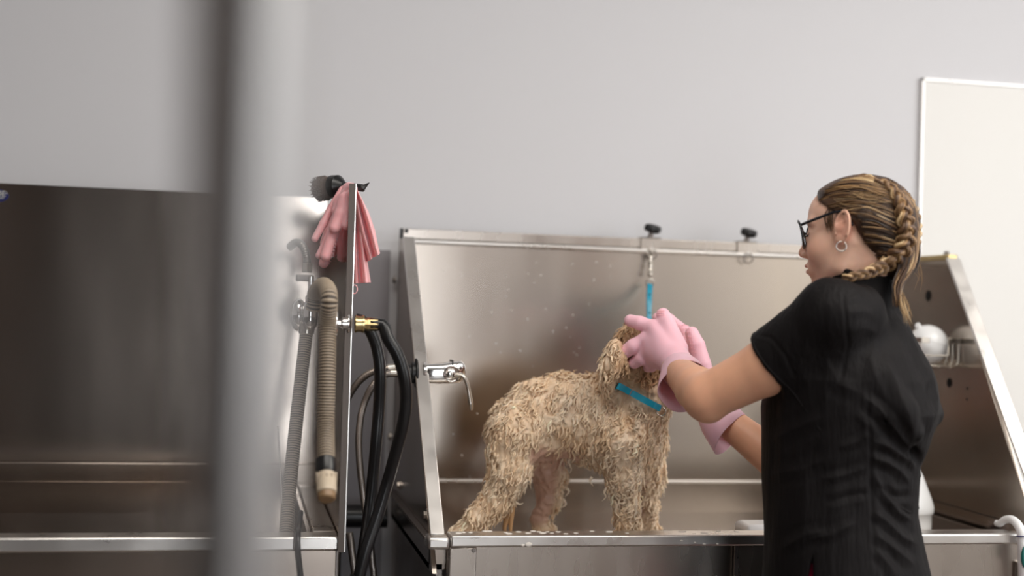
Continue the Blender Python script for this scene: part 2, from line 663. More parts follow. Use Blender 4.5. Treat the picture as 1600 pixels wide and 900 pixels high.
# white board on the back wall
bx0, bz1 = 1.795, 1.957
t = thing('wall_board', 'large plain white board with thin metal edging on the wall behind the woman', 'board', (2.5, YW - .01, .7))
MB().box((bx0 + .004, YW - .010, .704), (3.196, YW, bz1 - .004)).build('board_sheet', M['board'], t, bevel=.001)
mb = MB()
mb.box((bx0, YW - .014, .7), (bx0 + .006, YW, bz1)).box((3.194, YW - .014, .7), (3.2, YW, bz1))
mb.box((bx0, YW - .014, bz1 - .006), (3.2, YW, bz1)).box((bx0, YW - .014, .7), (3.2, YW, .706))
mb.build('edging', M['steel_edge'], t)

# ------------------------------------------------------------------ steel tubs
YF, YBK, ZR, ZFL = 2.55, 3.25, .862, .80


def bolt(mb, p, ax, r=.007, h=.006):
    ax = nrm(ax)
    mb.lathe([(r * 1.5, 0), (r * 1.5, .0015)], p, ax, 16)
    mb.lathe([(r, .0012), (r, h), (r * .7, h + .001)], p, ax, 6)


# left tub -------------------------------------------------------------
XA, XB = -1.25, .205
tub = thing('dog_bath', 'stainless steel dog bath with tall back panel, behind the blurred post on the left', 'dog bath', (-.5, 2.9, 0))
o = MB().box((XA, YBK, .915), (XB, YBK + .012, 1.553)).build('back_panel', M['steel_wide'], tub)
MB().box((XA, YBK - .016, .872), (XB, YBK + .012, .917)).build('ledge', M['steel_wide'], tub, bevel=.002)
mb = MB()
mb.box((XA, YBK - .004, ZFL), (XB, YBK + .012, .8725))                   # back
mb.box((XA, YF + .05, ZFL - .012), (XB, YBK, ZFL))                       # floor
mb.box((XA, YF + .045, ZFL), (XB - .04, YF + .056, ZR - .02))            # front
mb.box((XB - .056, YF + .05, ZFL), (XB - .045, YBK, ZR - .006))          # end
mb.build('basin', M['steel_wide'], tub)
mb = MB()
xs = WX(462, 855, 0)  # seam of the rim
xseam = W(462, 855, YF)[0]
mb.box((XA, YF, ZR - .027), (xseam - .001, YF + .057, ZR)).box((xseam + .001, YF, ZR - .027), (XB - .001, YF + .057, ZR))
mb.box((XB - .048, YF + .058, ZR - .01), (XB - .001, YBK, ZR))
mb.build('rim', M['steel_edge'], tub, bevel=.004)
MB().box((XA, YF + .012, .12), (XB - .004, YF + .03, ZR - .027)).build('front_panel', M['steel_wide'], tub, bevel=.002)
mb = MB()
mb.box((XB, YF, ZR - .03), (XB + .010, YBK + .012, 1.528))
mb.build('side_panel', M['steel_wide'], tub, bevel=.001)
MB().box((XB + .0088, YF - .0052, ZR - .028), (XB + .0106, YF + .001, 1.528)).build('edge_strip', M['steel_edge'], tub)
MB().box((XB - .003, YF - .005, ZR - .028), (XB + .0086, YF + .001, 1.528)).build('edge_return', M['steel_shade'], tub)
MB().box((XB - .012, YF + .03, .12), (XB, YBK, ZR - .03)).build('end_panel', M['steel_dark'], tub)
for (x, y) in ((XA + .05, YF + .06), (XB - .06, YF + .06), (XA + .05, YBK - .05), (XB - .06, YBK - .05)):
    MB().box((x - .02, y - .02, 0), (x + .02, y + .02, .13)).build('leg', M['steel'], tub, bevel=.003)
# oval sticker at the edge of the frame
c = W(-8, 305.5, YBK - .001)
rx, rz = W(14, 305, YBK)[0] - W(-8, 305, YBK)[0], .0155
an = np.arange(40) * 2 * math.pi / 40
bd = MB().prism(np.stack([c[0] + rx * np.cos(an), 0 * an + YBK - .0005, c[2] + rz * np.sin(an)], 1), (0, -.0012, 0)).build('badge', M['navy'], tub, smooth=0)


def text(name, body, loc, size, material, parent, rot=(math.pi / 2, 0, 0), ext=.0004, align='RIGHT'):
    cu = bpy.data.curves.new(name, 'FONT')
    cu.body = body
    cu.size = size
    cu.extrude = ext
    cu.align_x = align
    cu.align_y = 'CENTER'
    tmp = bpy.data.objects.new(name + '_tmp', cu)
    COL.objects.link(tmp)
    bpy.context.view_layer.update()
    me = bpy.data.meshes.new_from_object(tmp.evaluated_get(bpy.context.evaluated_depsgraph_get()))
    bpy.data.objects.remove(tmp, do_unlink=True)
    me.materials.clear()
    me.materials.append(material)
    ob = bpy.data.objects.new(name, me)
    COL.objects.link(ob)
    ob.parent = parent
    ob.location = np.asarray(loc) - ORI[parent.name]
    ob.rotation_euler = rot
    ORI[ob.name] = np.asarray(loc, float)
    return ob


text('lettering', 'UE', (W(9.5, 303.5, YBK)[0], YBK - .0022, W(9.5, 303.5, YBK)[2]), .019, M['letter'], bd)
text('lettering', '*', (W(12.3, 302, YBK)[0], YBK - .0022, W(12.3, 302, YBK)[2] - .002), .010, M['letter'], bd)
text('lettering', 'ooo', (W(6.5, 310, YBK)[0], YBK - .0022, W(6.5, 310, YBK)[2] + .0012), .007, M['letter'], bd)

# right tub ------------------------------------------------------------
XC, XD = .384, 1.692
tub2 = thing('dog_bath', 'stainless steel dog bath in which the wet cream dog stands', 'dog bath', (1.04, 2.9, 0))
MB().box((XC, YBK, .88), (XD, YBK + .012, 1.462)).build('back_panel', M['steel_right'], tub2)
MB().box((XC + .012, YBK - .018, 1.452), (XD, YBK + .012, 1.4615)).build('top_flange', M['steel_edge'], tub2, bevel=.003)
MB().box((XC, YBK - .009, .874), (XD, YBK + .01, .8805)).build('ledge', M['steel_edge'], tub2, bevel=.0015)
mb = MB()
mb.box((XC, YBK - .004, ZFL), (XD, YBK + .012, .875))
mb.box((XC, YF + .05, ZFL - .012), (XD, YBK, ZFL))
mb.box((XC, YF + .045, ZFL), (XD, YF + .056, ZR - .02))
mb.build('basin', M['steel_right'], tub2)
mb = MB()
x1 = W(1592, 845, YF)[0]
mb.box((XC + .033, YF, ZR - .0225), (x1, YF + .057, ZR))
mb.build('rim', M['steel_edge'], tub2, bevel=.004)
MB().box((XC - .012, YF - .004, ZR - .026), (XC + .031, YF + .05, ZR - .002)).build('rim_corner', M['steel_edge'], tub2, bevel=.006)
MB().box((x1 + .002, YF - .004, ZR - .026), (XD + .03, YF + .05, ZR - .002)).build('rim_corner', M['steel_edge'], tub2, bevel=.006)


def side(x, th, yt, zt, ybot, name='side_panel'):
    poly = [(x, ybot, ZFL - .012), (x, YBK + .012, ZFL - .012), (x, YBK + .012, zt), (x, yt, zt)]
    return MB().prism(poly, (th, 0, 0)).build(name, M['steel_right'], tub2, bevel=.001)


PT = WX(640, 371, XC + .01)
PTR = WX(1487, 404, XD + .006)
sp = side(XC, .010, PT[1], PT[2], YF + .008)
spr = side(XD, .010, PTR[1], PTR[2], YF + .008)


MB().box((XD - .0015, YF + .06, ZR - .001), (XD, YBK, ZR + .001)).build('seam_line', M['hole'], tub2)


def slope_bar(xc, w, p, yb):
    a = np.array([xc, p[1], p[2]])
    b = np.array([xc, yb, ZR + .001])
    m = MB().bar(a, b, w, .006, (0, -1, .6))
    return m.build('front_edge', M['steel_edge'], tub2, bevel=.002)


slope_bar(XC + .0075, .0285, PT, YF + .004)
slope_bar(XD + .009, .036, PTR, YF + .004)
# top strip of the right side with its bolt
mb = MB().box((XD - .004, PTR[1], PTR[2] - .004), (XD + .022, YBK, PTR[2] + .010))
mb.build('top_strip', M['brass'], tub2, bevel=.002)
mb = MB()
bolt(mb, (XD + .009, PTR[1] + .03, PTR[2] + .010), (0, 0, 1), .006, .008)
mb.build('bolt', M['steel_dark'], tub2)
# bolts on the outer face of the left side
for px, py in ((618, 438), (611, 682), (625, 758), (667, 804)):
    mb = MB()
    p = WX(px, py, XC)
    bolt(mb, p, (-1, 0, 0), .008, .007)
    mb.build('bolt', M['steel'], tub2)
# flange along the foot of the left side
mb = MB()
mb.box((XC - .014, YF + .03, ZR - .012), (XC, YBK, ZR - .006))
mb.build('foot_flange', M['steel_dark'], tub2, bevel=.001)
# stand
xl0, xl1 = W(702, 870, YF + .005)[0], W(745, 870, YF + .005)[0]
MB().box((xl0, YF + .006, 0), (xl1, YF + .04, ZR - .0225)).build('leg', M['steel'], tub2, bevel=.003)
mb = MB()
bolt(mb, W(740, 860, YF + .006), (0, -1, 0), .003, .003)
mb.build('rivet', M['steel_dark'], tub2)
xm = W(1150, 875, YF)[0]
MB().box((xl1 + .001, YF + .022, .10), (xm, YF + .034, ZR - .0225)).build('front_panel', M['steel'], tub2)
MB().box((xm + .002, YF + .012, .10), (xm + .010, YF + .04, ZR - .0225)).build('seam_strip', M['steel_edge'], tub2)
MB().box((xm + .012, YF + .016, .10), (XD, YF + .03, ZR - .0225)).build('front_panel', M['steel'], tub2)
MB().box((XC + .014, YF + .05, .05), (XC + .026, YBK, ZR - .03)).build('end_panel', M['steel_dark'], tub2)
MB().box((XD - .03, YF + .05, .05), (XD - .018, YBK, ZR - .03)).build('end_panel', M['steel_dark'], tub2)
for x, y in ((XD - .05, YF + .02), (XC + .05, YBK - .05), (XD - .05, YBK - .05)):
    MB().box((x - .02, y - .014, 0), (x + .02, y + .02, ZR - .06)).build('leg', M['steel'], tub2, bevel=.003)
# openings in the right side: dark grommets
for px, py, r in ((1450.5, 462, .0135), (1483.5, 598, .0115)):
    p = WX(px, py, XD)
    MB().lathe([(r, 0), (r, .0015), (r * .8, .0025)], p + np.array([.0006, 0, 0]), (-1, 0, 0), 24).build('hole', M['hole'], tub2)
for px, py in ((1511.5, 607), (1511, 624)):
    p = WX(px, py, XD)
    MB().lathe([(.003, 0), (.003, .001)], p + np.array([.0004, 0, 0]), (-1, 0, 0), 12).build('hole', M['hole'], tub2)
# the rail along the top
zr0 = 1.4635
mb = MB().box((XC + .006, YBK - .012, zr0), (XD, YBK + .010, zr0 + .0235))
rail = mb.build('tether_rail', M['steel'], tub2, bevel=.0015)
MB().box((XC, YBK - .0125, zr0 - .0005), (XC + .0062, YBK + .0105, zr0 + .024)).build('rail_cap', M['black'], rail)
mb = MB()
bolt(mb, W(635, 361, YBK - .012), (0, -1, 0), .0035, .005)
mb.build('rail_screw', M['black'], rail)
# drops of foam on the rim and the steel
drops = []
for k in range(26):
    px = [716, 724, 735, 758, 764, 790, 810, 825, 833, 842, 848, 855, 862, 872, 884, 900, 925, 952, 980, 1066, 1085, 1100, 1122, 1150, 1040, 795][k]
    z = ZR
    y = YF + .012 + .03 * RNG.random()
    p = WZ(px, 832 + RNG.integers(-2, 3), ZR)
    drops.append((p, .0022 + .002 * RNG.random()))
mb = MB()
for p, r in drops:
    mb.ball(p, r, 8, (2.2, 1.3, .5))
for px, py, r in ((826, 851, .0055), (817, 852, .003), (1065, 845, .002), (1086, 848, .002), (1100, 850, .0025), (1121, 850, .002)):
    mb.ball(W(px, py, YF - .0005), r, 8, (1.4, .3, .9))
for _ in range(70):
    px, py = RNG.uniform(690, 960), RNG.uniform(400, 745)
    mb.ball(W(px, py, YBK - .0005), RNG.uniform(.0009, .0022), 6, (1, .4, 1))
tag(mb.build('foam_specks', M['foam'], tub2, smooth=180), kind='stuff')

# pipes under and between the tubs
o = MB().tube([(.222, 3.24, .792), (.372, 3.24, .792)], .028, 20).build('drain_pipe', M['rubber'])
tag(o, 'thick black drain pipe running low between the two steel dog baths', 'pipe')
# ------------------------------------------------------------------ fittings between and on the tubs
def pts(lst):
    """(px, py, Y) triples to points of the place"""
    return np.array([W(*p) for p in lst])


def corrugated(P, r, pitch=.0052, n=14):
    P = np.asarray(P)
    L = np.linalg.norm(np.diff(P, axis=0), axis=1).sum()
    m = int(L / pitch * 4)
    Q = smooth_path(P, m)
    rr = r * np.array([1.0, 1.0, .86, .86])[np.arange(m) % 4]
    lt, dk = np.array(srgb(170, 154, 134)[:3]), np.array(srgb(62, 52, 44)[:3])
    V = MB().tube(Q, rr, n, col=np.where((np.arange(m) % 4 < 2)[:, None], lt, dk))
    return V


# grey ribbed hoses
HX = .160
pa = pts([(479, 517, 2.86), (474, 560, 2.84), (465, 640, 2.80), (457, 715, 2.76), (451, 780, 2.72), (447, 838, 2.68), (446, 858, 2.66)])
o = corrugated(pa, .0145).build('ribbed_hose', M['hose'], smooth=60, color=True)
tag(o, 'grey ribbed hose running down from the chrome valve body into the left bath', 'hose', 'grey ribbed hoses')
pb = np.array([WX(492, 482, HX - .012) + np.array([0, .05, 0]), WX(496, 456, HX - .008) + np.array([0, .03, 0]), WX(506, 446, HX),
               WX(514, 462, HX), WX(512, 510, HX), WX(511, 580, HX), WX(509, 660, HX), WX(509.5, 722, HX)])
t = thing('ribbed_hose', 'grey ribbed hose looped over and hanging by the side panel, ending in a beige nozzle', 'hose', pb[-1], 'grey ribbed hoses')
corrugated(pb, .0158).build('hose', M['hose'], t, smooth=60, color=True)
e = WX(509.5, 718, HX)
dn = nrm(WX(510.5, 780, HX) - e)
px_m = lambda n: n * 2.62 / FPX
MB().lathe([(.0165, 0), (.0185, .002), (.0185, px_m(18)), (.0165, px_m(24))], e, dn, 24).build('collar', M['rubber'], t)
mb = MB().lathe([(.0165, px_m(19)), (.0168, px_m(37)), (.0172, px_m(37.5)), (.0172, px_m(52)), (.016, px_m(53))], e, dn, 24)
for k in range(12):
    a = k * math.pi / 6
    q = e + dn * px_m(28) + .0167 * np.array([math.cos(a), math.sin(a), 0])
    mb.box(q - [.0012, .0012, .009], q + [.0012, .0012, .009])
mb.build('nozzle', M['beige'], t)
MB().lathe([(.0150, px_m(52)), (.0150, px_m(61)), (.0125, px_m(63))], e, dn, 24).build('nozzle_tip', M['beige_dark'], t)

# chrome valve with its bent pipe
VY = 2.86
v = W(485, 500, VY)
t = thing('shower_valve', 'chrome shower valve with bent supply pipe beside the blurred post', 'valve', W(482, 520, VY))
pp = pts([(452, 386, 2.90), (463, 379, 2.88), (473, 385, 2.865), (478.5, 400, VY), (480, 418, VY)])
Q = smooth_path(pp, 90)
MB().tube(Q, .0085 * (1 + .05 * np.sin(np.arange(90) * 1.4)), 14).build('supply_pipe', M['braid_steel'], t)
q = W(480, 411, VY)
MB().lathe([(.0115, 0), (.0120, .002), (.0120, .018), (.0125, .020)], q, (0, 0, -1), 6).build('pipe_nut', M['nickel'], t, smooth=0, bevel=.001)
a, b = W(462, 429, VY), W(489, 440, VY)
MB().box((a[0], VY - .02, b[2]), (b[0], VY + .02, a[2])).build('bracket_block', M['steel_dark'], t, bevel=.003)
MB().lathe([(.006, 0), (.006, .03), (.0075, .032), (.0075, .04)], W(486, 432, VY - .02), (0, 0, -1), 16).build('spindle', M['chrome'], t)
MB().lathe([(.011, 0), (.012, .001), (.012, .0125), (.011, .0135)], W(485, 462, VY - .01), (0, 0, -1), 6).build('hex_nut', M['chrome'], t, smooth=0, bevel=.001)
prof = [(.006, 0), (.011, .002), (.0145, .010), (.0165, .025), (.0168, .04), (.015, .052), (.010, .060), (.003, .0625)]
MB().lathe(prof, W(485, 470, VY - .01), (0, 0, -1), 28).build('body', M['chrome'], t, smooth=60)
a = W(466, 492, VY + .012)
MB().ball(a, .03, 20, (.62, .75, 1.15)).build('outlet_body', M['chrome'], t, smooth=180)
MB().lathe([(.0165, 0), (.0165, .02), (.013, .022)], W(479, 506, VY), (0, 0, -1), 20).build('outlet_nut', M['nickel'], t)
MB().tube([W(489, 440, VY - .015), W(495, 450, VY - .02), W(492, 470, VY - .015)], .004, 10).build('lever', M['black'], t)

# handwheel on the side panel, brass coupling on its other face
hp = WX(551, 507, XB)
HY, HZ = hp[1] + .075, hp[2]
t = thing('stop_valve', 'small chrome hand wheel valve fixed through the side panel of the left bath', 'valve', (XB - .02, HY, HZ))
c = np.array([XB, HY, HZ])
mb = MB().torus(c + [-.026, 0, 0], (1, 0, 0), .0215, .0042, 32, 12)
mb.torus(c + [-.034, 0, 0], (1, 0, 0), .0165, .003, 32, 10)
for k in range(4):
    a = k * math.pi / 2 + .4
    mb.tube([c + [-.028, 0, 0], c + [-.026, .0215 * math.cos(a), .0215 * math.sin(a)]], .0035, 8)
mb.build('hand_wheel', M['chrome'], t, smooth=60)
MB().lathe([(.009, 0), (.012, .004), (.012, .012), (.007, .016), (.007, .04), (.009, .046), (.006, .052)], c, (-1, 0, 0), 20).build('stem', M['chrome'], t)
MB().lathe([(.0165, 0), (.018, .002), (.018, .003), (.0145, .004)], c, (-1, 0, 0), 24).build('escutcheon', M['chrome'], t)
c2 = np.array([XB + .010, HY, HZ])
mb = MB().lathe([(.0150, 0), (.0165, .001), (.0165, .0035), (.0148, .004), (.0148, .013), (.0165, .0135), (.0165, .017), (.011, .018)], c2, (1, 0, 0), 24)
mb.build('union_nut', M['brass'], t)
MB().lathe([(.0112, .017), (.0112, .022), (.0122, .0225), (.0122, .042), (.0112, .043)], c2, (1, 0, 0), 8).build('hose_tail', M['brass'], t, smooth=20)

ex = c2 + np.array([.040, 0, 0])
P = np.vstack([[ex - [.012, 0, 0], ex, ex + np.array([.014, -.002, -.002])],
               pts([(606, 528, HY - .01), (622, 556, HY - .012), (632, 590, HY - .01), (634.5, 625, HY), (630, 662, HY + .01), (619, 705, HY + .03),
                    (606, 752, HY + .05), (590, 806, HY + .05), (573, 856, HY + .04), (560, 905, HY + .04), (553, 940, HY + .04)]), W(550, 960, HY + .04) * [1, 1, 0] + [0, 0, .25], W(550, 960, HY + .04) * [1, 1, 0] + [.01, 0, .013]])
o = MB().tube(smooth_path(P, 170), .0118, 16).build('rubber_hose', M['rubber'], smooth=180)
tag(o, 'thick black rubber hose bending from the brass coupling down past the tap', 'hose', 'black rubber hoses')
P = np.vstack([pts([(556, 499, HY + .07), (566, 501, HY + .07), (580, 520, HY + .075), (590, 548, HY + .08), (594, 585, HY + .08), (592, 640, HY + .09), (588, 690, HY + .09),
         (583, 745, HY + .10), (577, 800, HY + .10), (568, 860, HY + .08), (561, 905, HY + .08), (556, 950, HY + .08)]), W(554, 960, HY + .08) * [1, 1, 0] + [0, 0, .25], W(554, 960, HY + .08) * [1, 1, 0] + [0, .01, .013]])
o = MB().tube(smooth_path(P, 110), .0115, 16).build('rubber_hose', M['rubber'], smooth=180)
tag(o, 'thick black rubber hose hanging nearly straight behind the bent one and against the wall', 'hose', 'black rubber hoses')

# mixer tap on the left side of the right bath
TY = WX(652, 583, XC)[1]
tp = W(668, 583, TY)
TZ = tp[2]
t = thing('mixer_tap', 'chrome mixer tap with curved lever on the left side of the right bath', 'tap', (XC + .01, TY, TZ - .02))
k = 2.95 / FPX
tx = lambda px: W(px, 583, TY)[0]
tz = lambda py: W(700, py, TY)[2]
mb = MB()
R = []
for px, top, bot, w in ((660, 569, 600, .016), (673, 568, 600, .0185), (690, 567, 600, .020), (705, 564, 599, .020), (718, 562.5, 598, .0185), (724, 566, 592, .014), (727, 572, 585, .008)):
    zc, hh = (tz(top) + tz(bot)) / 2, (tz(top) - tz(bot)) / 2
    an = np.arange(24) * 2 * math.pi / 24
    ca, sa = np.cos(an), np.sin(an)
    R.append(np.stack([0 * an + tx(px), TY + w * np.sign(ca) * np.abs(ca) ** .7, zc + hh * np.sign(sa) * np.abs(sa) ** .7], 1))
mb.loft(R, True)
mb.build('body', M['chrome'], t, smooth=60)
MB().box((tx(704.2), TY - .0205, tz(575)), (tx(705.6), TY + .02, tz(562.3))).build('joint_gap', M['black'], t)
c = np.array([tx(703), TY - .019, tz(583)])
mb = MB().lathe([(.0175, 0), (.0175, .004), (.016, .006)], c, (0, -1, 0), 32)
mb.torus(c + [0, -.006, 0], (0, 1, 0), .0165, .0014, 36, 8)
mb.build('cartridge_ring', M['chrome'], t)
MB().ball(c + [-.003, -.004, 0], .0125, 20, (1, .6, 1)).build('cartridge_cap', M['chrome'], t, smooth=180)
P = pts([(706, 589, TY - .02), (716, 586, TY - .024), (724, 588, TY - .026), (730, 600, TY - .026), (733.5, 618, TY - .026), (735.5, 632, TY - .026), (737, 641, TY - .026)])
Q = smooth_path(P, 40)
MB().tube(Q, np.interp(np.arange(40), [0, 12, 22, 34, 39], [.0055, .0048, .0042, .0058, .0035]), 14, ref=(0, 1, 0), flat=1.5).build('lever', M['nickel'], t, smooth=180)
mb = MB().lathe([(.021, 0), (.023, .002), (.023, .012), (.0185, .014), (.0185, .022)], (XC - .0005, TY, TZ), (-1, 0, 0), 28)
mb.lathe([(.029, 0), (.031, .0015), (.031, .004), (.020, .006)], (XC - .0005, TY, TZ), (-1, 0, 0), 28)
mb.build('mounting_nut', M['black'], t)
MB().lathe([(.022, 0), (.024, .002), (.024, .006), (.019, .009)], (XC + .0105, TY, TZ), (1, 0, 0), 28).build('escutcheon', M['chrome'], t)
for i, (py, mt) in enumerate(((573, 'copper'), (582, 'brass'))):
    q = W(628, py, TY - .01 + .02 * (1 - i))
    q = np.array([XC - .022, q[1], q[2]])
    MB().lathe([(.0058, -.004), (.0058, .016)], q, (-1, 0, 0), 16).build('hose_stub', M[mt], t)

for i, (lst, lab) in enumerate((
        ([(617, 574, .01), (607, 575, .01), (593, 577, .02), (576, 584, .03), (562, 595, .04), (551, 609, .05), (544, 622, .06), (537, 640, .06), (533, 665, .06)],
         'braided steel hose curving from the upper tap inlet to behind the side panel'),
        ([(621, 583, -.01), (608, 583.5, -.01), (595, 590, -.005), (581, 605, 0), (570, 628, .01), (563, 655, .01), (560.5, 690, .01), (562.5, 730, .01),
          (568, 775, .01), (574, 815, 0), (579, 850, 0), (582, 880, 0), (584, 930, 0)],
         'braided steel hose looping from the lower tap inlet down between the baths'))):
    P = pts([(a, b, TY + c) for a, b, c in lst])
    t = thing('braided_hose', lab, 'hose', P[0], 'braided tap hoses')
    P = np.vstack([P, P[-1] * [1, 1, 0] + [.004, .01, .3], P[-1] * [1, 1, 0] + [.006, .02, .01]])
    m = 760 if i else 620
    Q = smooth_path(P, m)
    MB().tube(Q, .0076 * (1 + .035 * np.sin(np.arange(m) * 2.2)), 12).build('hose', M['braid_steel'], t, smooth=180)
    d0 = nrm(Q[0] - Q[6])
    MB().lathe([(.0088, -.016), (.0088, .001)], Q[0], d0, 20).build('crimp_sleeve', M['nickel'], t)
    MB().lathe([(.0105, 0), (.0112, .001), (.0112, .012), (.010, .013)], Q[0] + d0 * .001, d0, 6).build('nut', M['nickel'], t, smooth=0)
P = pts([(546, 832, 2.75), (551, 870, 2.75), (556, 910, 2.75), (560, 960, 2.75)])
P = np.vstack([P, P[-1] * [1, 1, 0] + [.01, 0, .3], P[-1] * [1, 1, 0] + [.01, 0, .0]])
o = MB().tube(smooth_path(P, 50), .0075, 12).build('thin_pipe', M['braid_steel'])
tag(o, 'thin steel pipe slanting down beside the lower corner of the left bath', 'pipe')

# bead chain and black cord at the left bath
P = smooth_path(pts([(434, 668, 2.72), (436, 700, 2.72), (438.5, 745, 2.715), (441, 790, 2.71), (443.5, 834, 2.70)]), 46)
mb = MB()
for p in P:
    mb.ball(p, .0023, 8)
mb.tube(P, .0007, 6)
tag(mb.build('bead_chain', M['silver'], smooth=180), 'thin silver bead chain hanging just right of the blurred post', 'chain')
P = pts([(470, 800, 2.66), (467, 828, 2.61), (465.5, 838, 2.56), (465.5, 850, 2.541), (466.5, 868, 2.543), (469, 890, 2.545), (471, 912, 2.545), (474, 950, 2.545), (476, 1150, 2.54)])
P[2, 2] = max(P[2, 2], ZR + .006)
P[1, 2] = max(P[1, 2], ZR + .006)
tag(MB().tube(smooth_path(P, 60), .0052, 12).build('black_cord', M['rubber'], smooth=180), 'thin black cord hanging over the front rim of the left bath', 'cord')

# rail clamps, tether
RY = YBK - .012


def clamp(px, pyk, lab):
    x = W(px, 380, RY)[0]
    t = thing('rail_clamp', lab, 'clamp', (x, RY, zr0 - .003), 'tether clamps on the rail')
    s = RY / W(px, 400, RY)[1]
    mb = MB()
    hw = .0265
    mb.box((x - hw, RY - .004, zr0 - .0035), (x + hw, RY - .0003, zr0 + .0275)).box((x - hw, RY - .004, zr0 + .0236), (x + hw, YBK + .014, zr0 + .0275))
    mb.box((x - hw, YBK + .0103, zr0 - .0035), (x + hw, YBK + .014, zr0 + .0275))
    mb.build('bracket', M['steel'], t, bevel=.001)
    ax = nrm((.18, -.25, 1))
    b0 = np.array([x + .001, RY + .006, zr0 + .0275])
    MB().lathe([(.009, 0), (.007, .004), (.007, .016)], b0, ax, 14).build('screw', M['steel_dark'], t)
    mb = MB()
    R = []
    for h, r in ((.012, .008), (.014, .0155), (.019, .0185), (.027, .0185), (.031, .0165), (.033, .010), (.0335, .002)):
        an = np.arange(48) * 2 * math.pi / 48
        a = nrm(np.cross(ax, (0, 1, 0)))
        bb = np.cross(ax, a)
        rr = 1.1 * r * (1 + .10 * np.cos(6 * an) * (1 if .013 < h < .032 else .3))
        R.append(b0 + ax * h + rr[:, None] * (np.cos(an)[:, None] * a + np.sin(an)[:, None] * bb))
    mb.loft(R, True)
    mb.build('knob', M['black'], t, smooth=50)
    rc = np.array([x + .001, RY - .008, zr0 - .0165])
    MB().torus(rc, (.35, 1, 0), .0122, .0016, 28, 10).build('ring', M['steel_dark'], t, smooth=180)
    MB().lathe([(.004, 0), (.004, .006)], (x + .001, RY - .004, zr0 - .003), (0, -1, 0), 12).build('ring_lug', M['steel_edge'], t)
    return x, rc


x1_, rc1 = clamp(1016.5, 0, 'tether clamp with black knob on the rail, the leash hanging from its ring')
x2_, rc2 = clamp(1167, 0, 'tether clamp with black knob on the rail, its ring empty, near the woman')

# tether: snap hook and blue strap down to the dog's neck
lp = lambda px, py, Y: W(px, py, Y)
t = thing('grooming_tether', 'blue strap with a metal snap hook hanging from the left rail clamp', 'leash', rc1)
y0 = rc1[1]
A = W(1016, 398, y0)
top = W(1016, 396.5, y0)
mb = MB()
Bp = W(1016, 436, y0 - .02)
ax = nrm(Bp - A)
mb.lathe([(.0035, .0), (.006, .003), (.006, .010), (.0042, .013), (.0042, .024), (.0062, .026), (.0062, .031), (.0042, .034), (.0042, .046), (.006, .050), (.006, .055), (.003, .058)], A, ax, 14)
hk = smooth_path([A, A + [.004, -.002, .006], A + [.001, 0, .013], A + [-.006, .002, .010], A + [-.007, .002, .002], A + [-.003, 0, -.003]], 30)
mb.tube(hk, .0022, 8)
mb.build('snap_hook', M['nickel'], t, smooth=60)
MB().torus(W(1015.5, 441.5, y0 - .025), (.2, 1, .1), .0095, .0019, 28, 10, 1.0).build('swivel_ring', M['nickel'], t, smooth=180)
sp_ = smooth_path(pts([(1015.5, 444, y0 - .027), (1014.5, 460, y0 - .06), (1014, 480, y0 - .13), (1014, 500, y0 - .27), (1014, 520, y0 - .36)]), 40)
mb = MB()
for off in (-.0022, .0022):
    q = sp_ + np.array([0, off, 0])
    R = []
    for i in range(len(q)):
        tt = nrm(q[min(i + 1, 39)] - q[max(i - 1, 0)])
        sd = nrm(np.cross(tt, (0.15, 1, 0)))
        nn = np.cross(sd, tt)
        R.append([q[i] + sd * .0063 * a + nn * .0011 * b for a, b in ((-1, -1), (1, -1), (1, 1), (-1, 1))])
    mb.loft(R, True)
mb.build('strap', M['blue'], t, smooth=30)
for f in (.13, .55):
    i = int(f * 39)
    MB().box(sp_[i] + [-.0012, -.0055, -.004], sp_[i] + [.0012, -.0030, .004]).build('strap_stitch', M['black'], t)

# wire basket with a white float on the right side
BX = XD - .001
A0 = WX(1501, 534, XD)
bt = thing('wire_basket', 'small steel wire basket fixed to the right side of the bath', 'basket', (XD - .06, A0[1], A0[2] - .06))
yb0, yb1 = A0[1] - .005, A0[1] + .30
zt, zb = WX(1495, 533, XD - .01)[2], WX(1490, 572, XD - .02)[2]
xo, xi = XD - .105, XD - .004
mb = MB()
mb.box((xi - .0, yb0, zt - .006), (xi + .003, yb1, zt + .006))
mb.build('wall_strip', M['nickel'], bt, bevel=.001)
# front band along the near end and outer side
mb = MB()
mb.box((xo, yb0 - .001, zt - .0065), (xo + .0025, yb1, zt + .0065))
mb.box((xi - .032, yb0 - .0012, zt - .0065), (xi + .002, yb0 + .0015, zt + .0065))
mb.box((xo, yb0 - .0012, zt - .0065), (xo + .022, yb0 + .0015, zt + .0065))
mb.box((xo, yb1 - .002, zt - .0065), (xi, yb1, zt + .0065))
mb.build('top_band', M['nickel'], bt, bevel=.0008)
for k in range(12):
    y = yb0 + .004 + (yb1 - yb0 - .008) * k / 11
    P = smooth_path([(xi - .002, y, zt), (xi - .002, y, zb + .012), (xi - .012, y, zb), (xi - .05, y, zb - .001), (xo + .012, y, zb), (xo + .002, y, zb + .012), (xo + .001, y, zt)], 30)
    MB().tube(P, .0017, 8).build('wire', M['nickel'], bt, smooth=180)
mb = MB()
for x in (xi - .02, xo + .02, (xi + xo) / 2):
    mb.tube([(x, yb0 + .002, zb - .0028), (x, yb1 - .002, zb - .0028)], .002, 8)
mb.tube([(xo + .001, yb0 + .001, zb + .024), (xi - .03, yb0 + .001, zb + .024), (xi - .03, yb0 + .001, zt)], .0017, 8)
mb.build('base_wire', M['nickel'], bt, smooth=180)
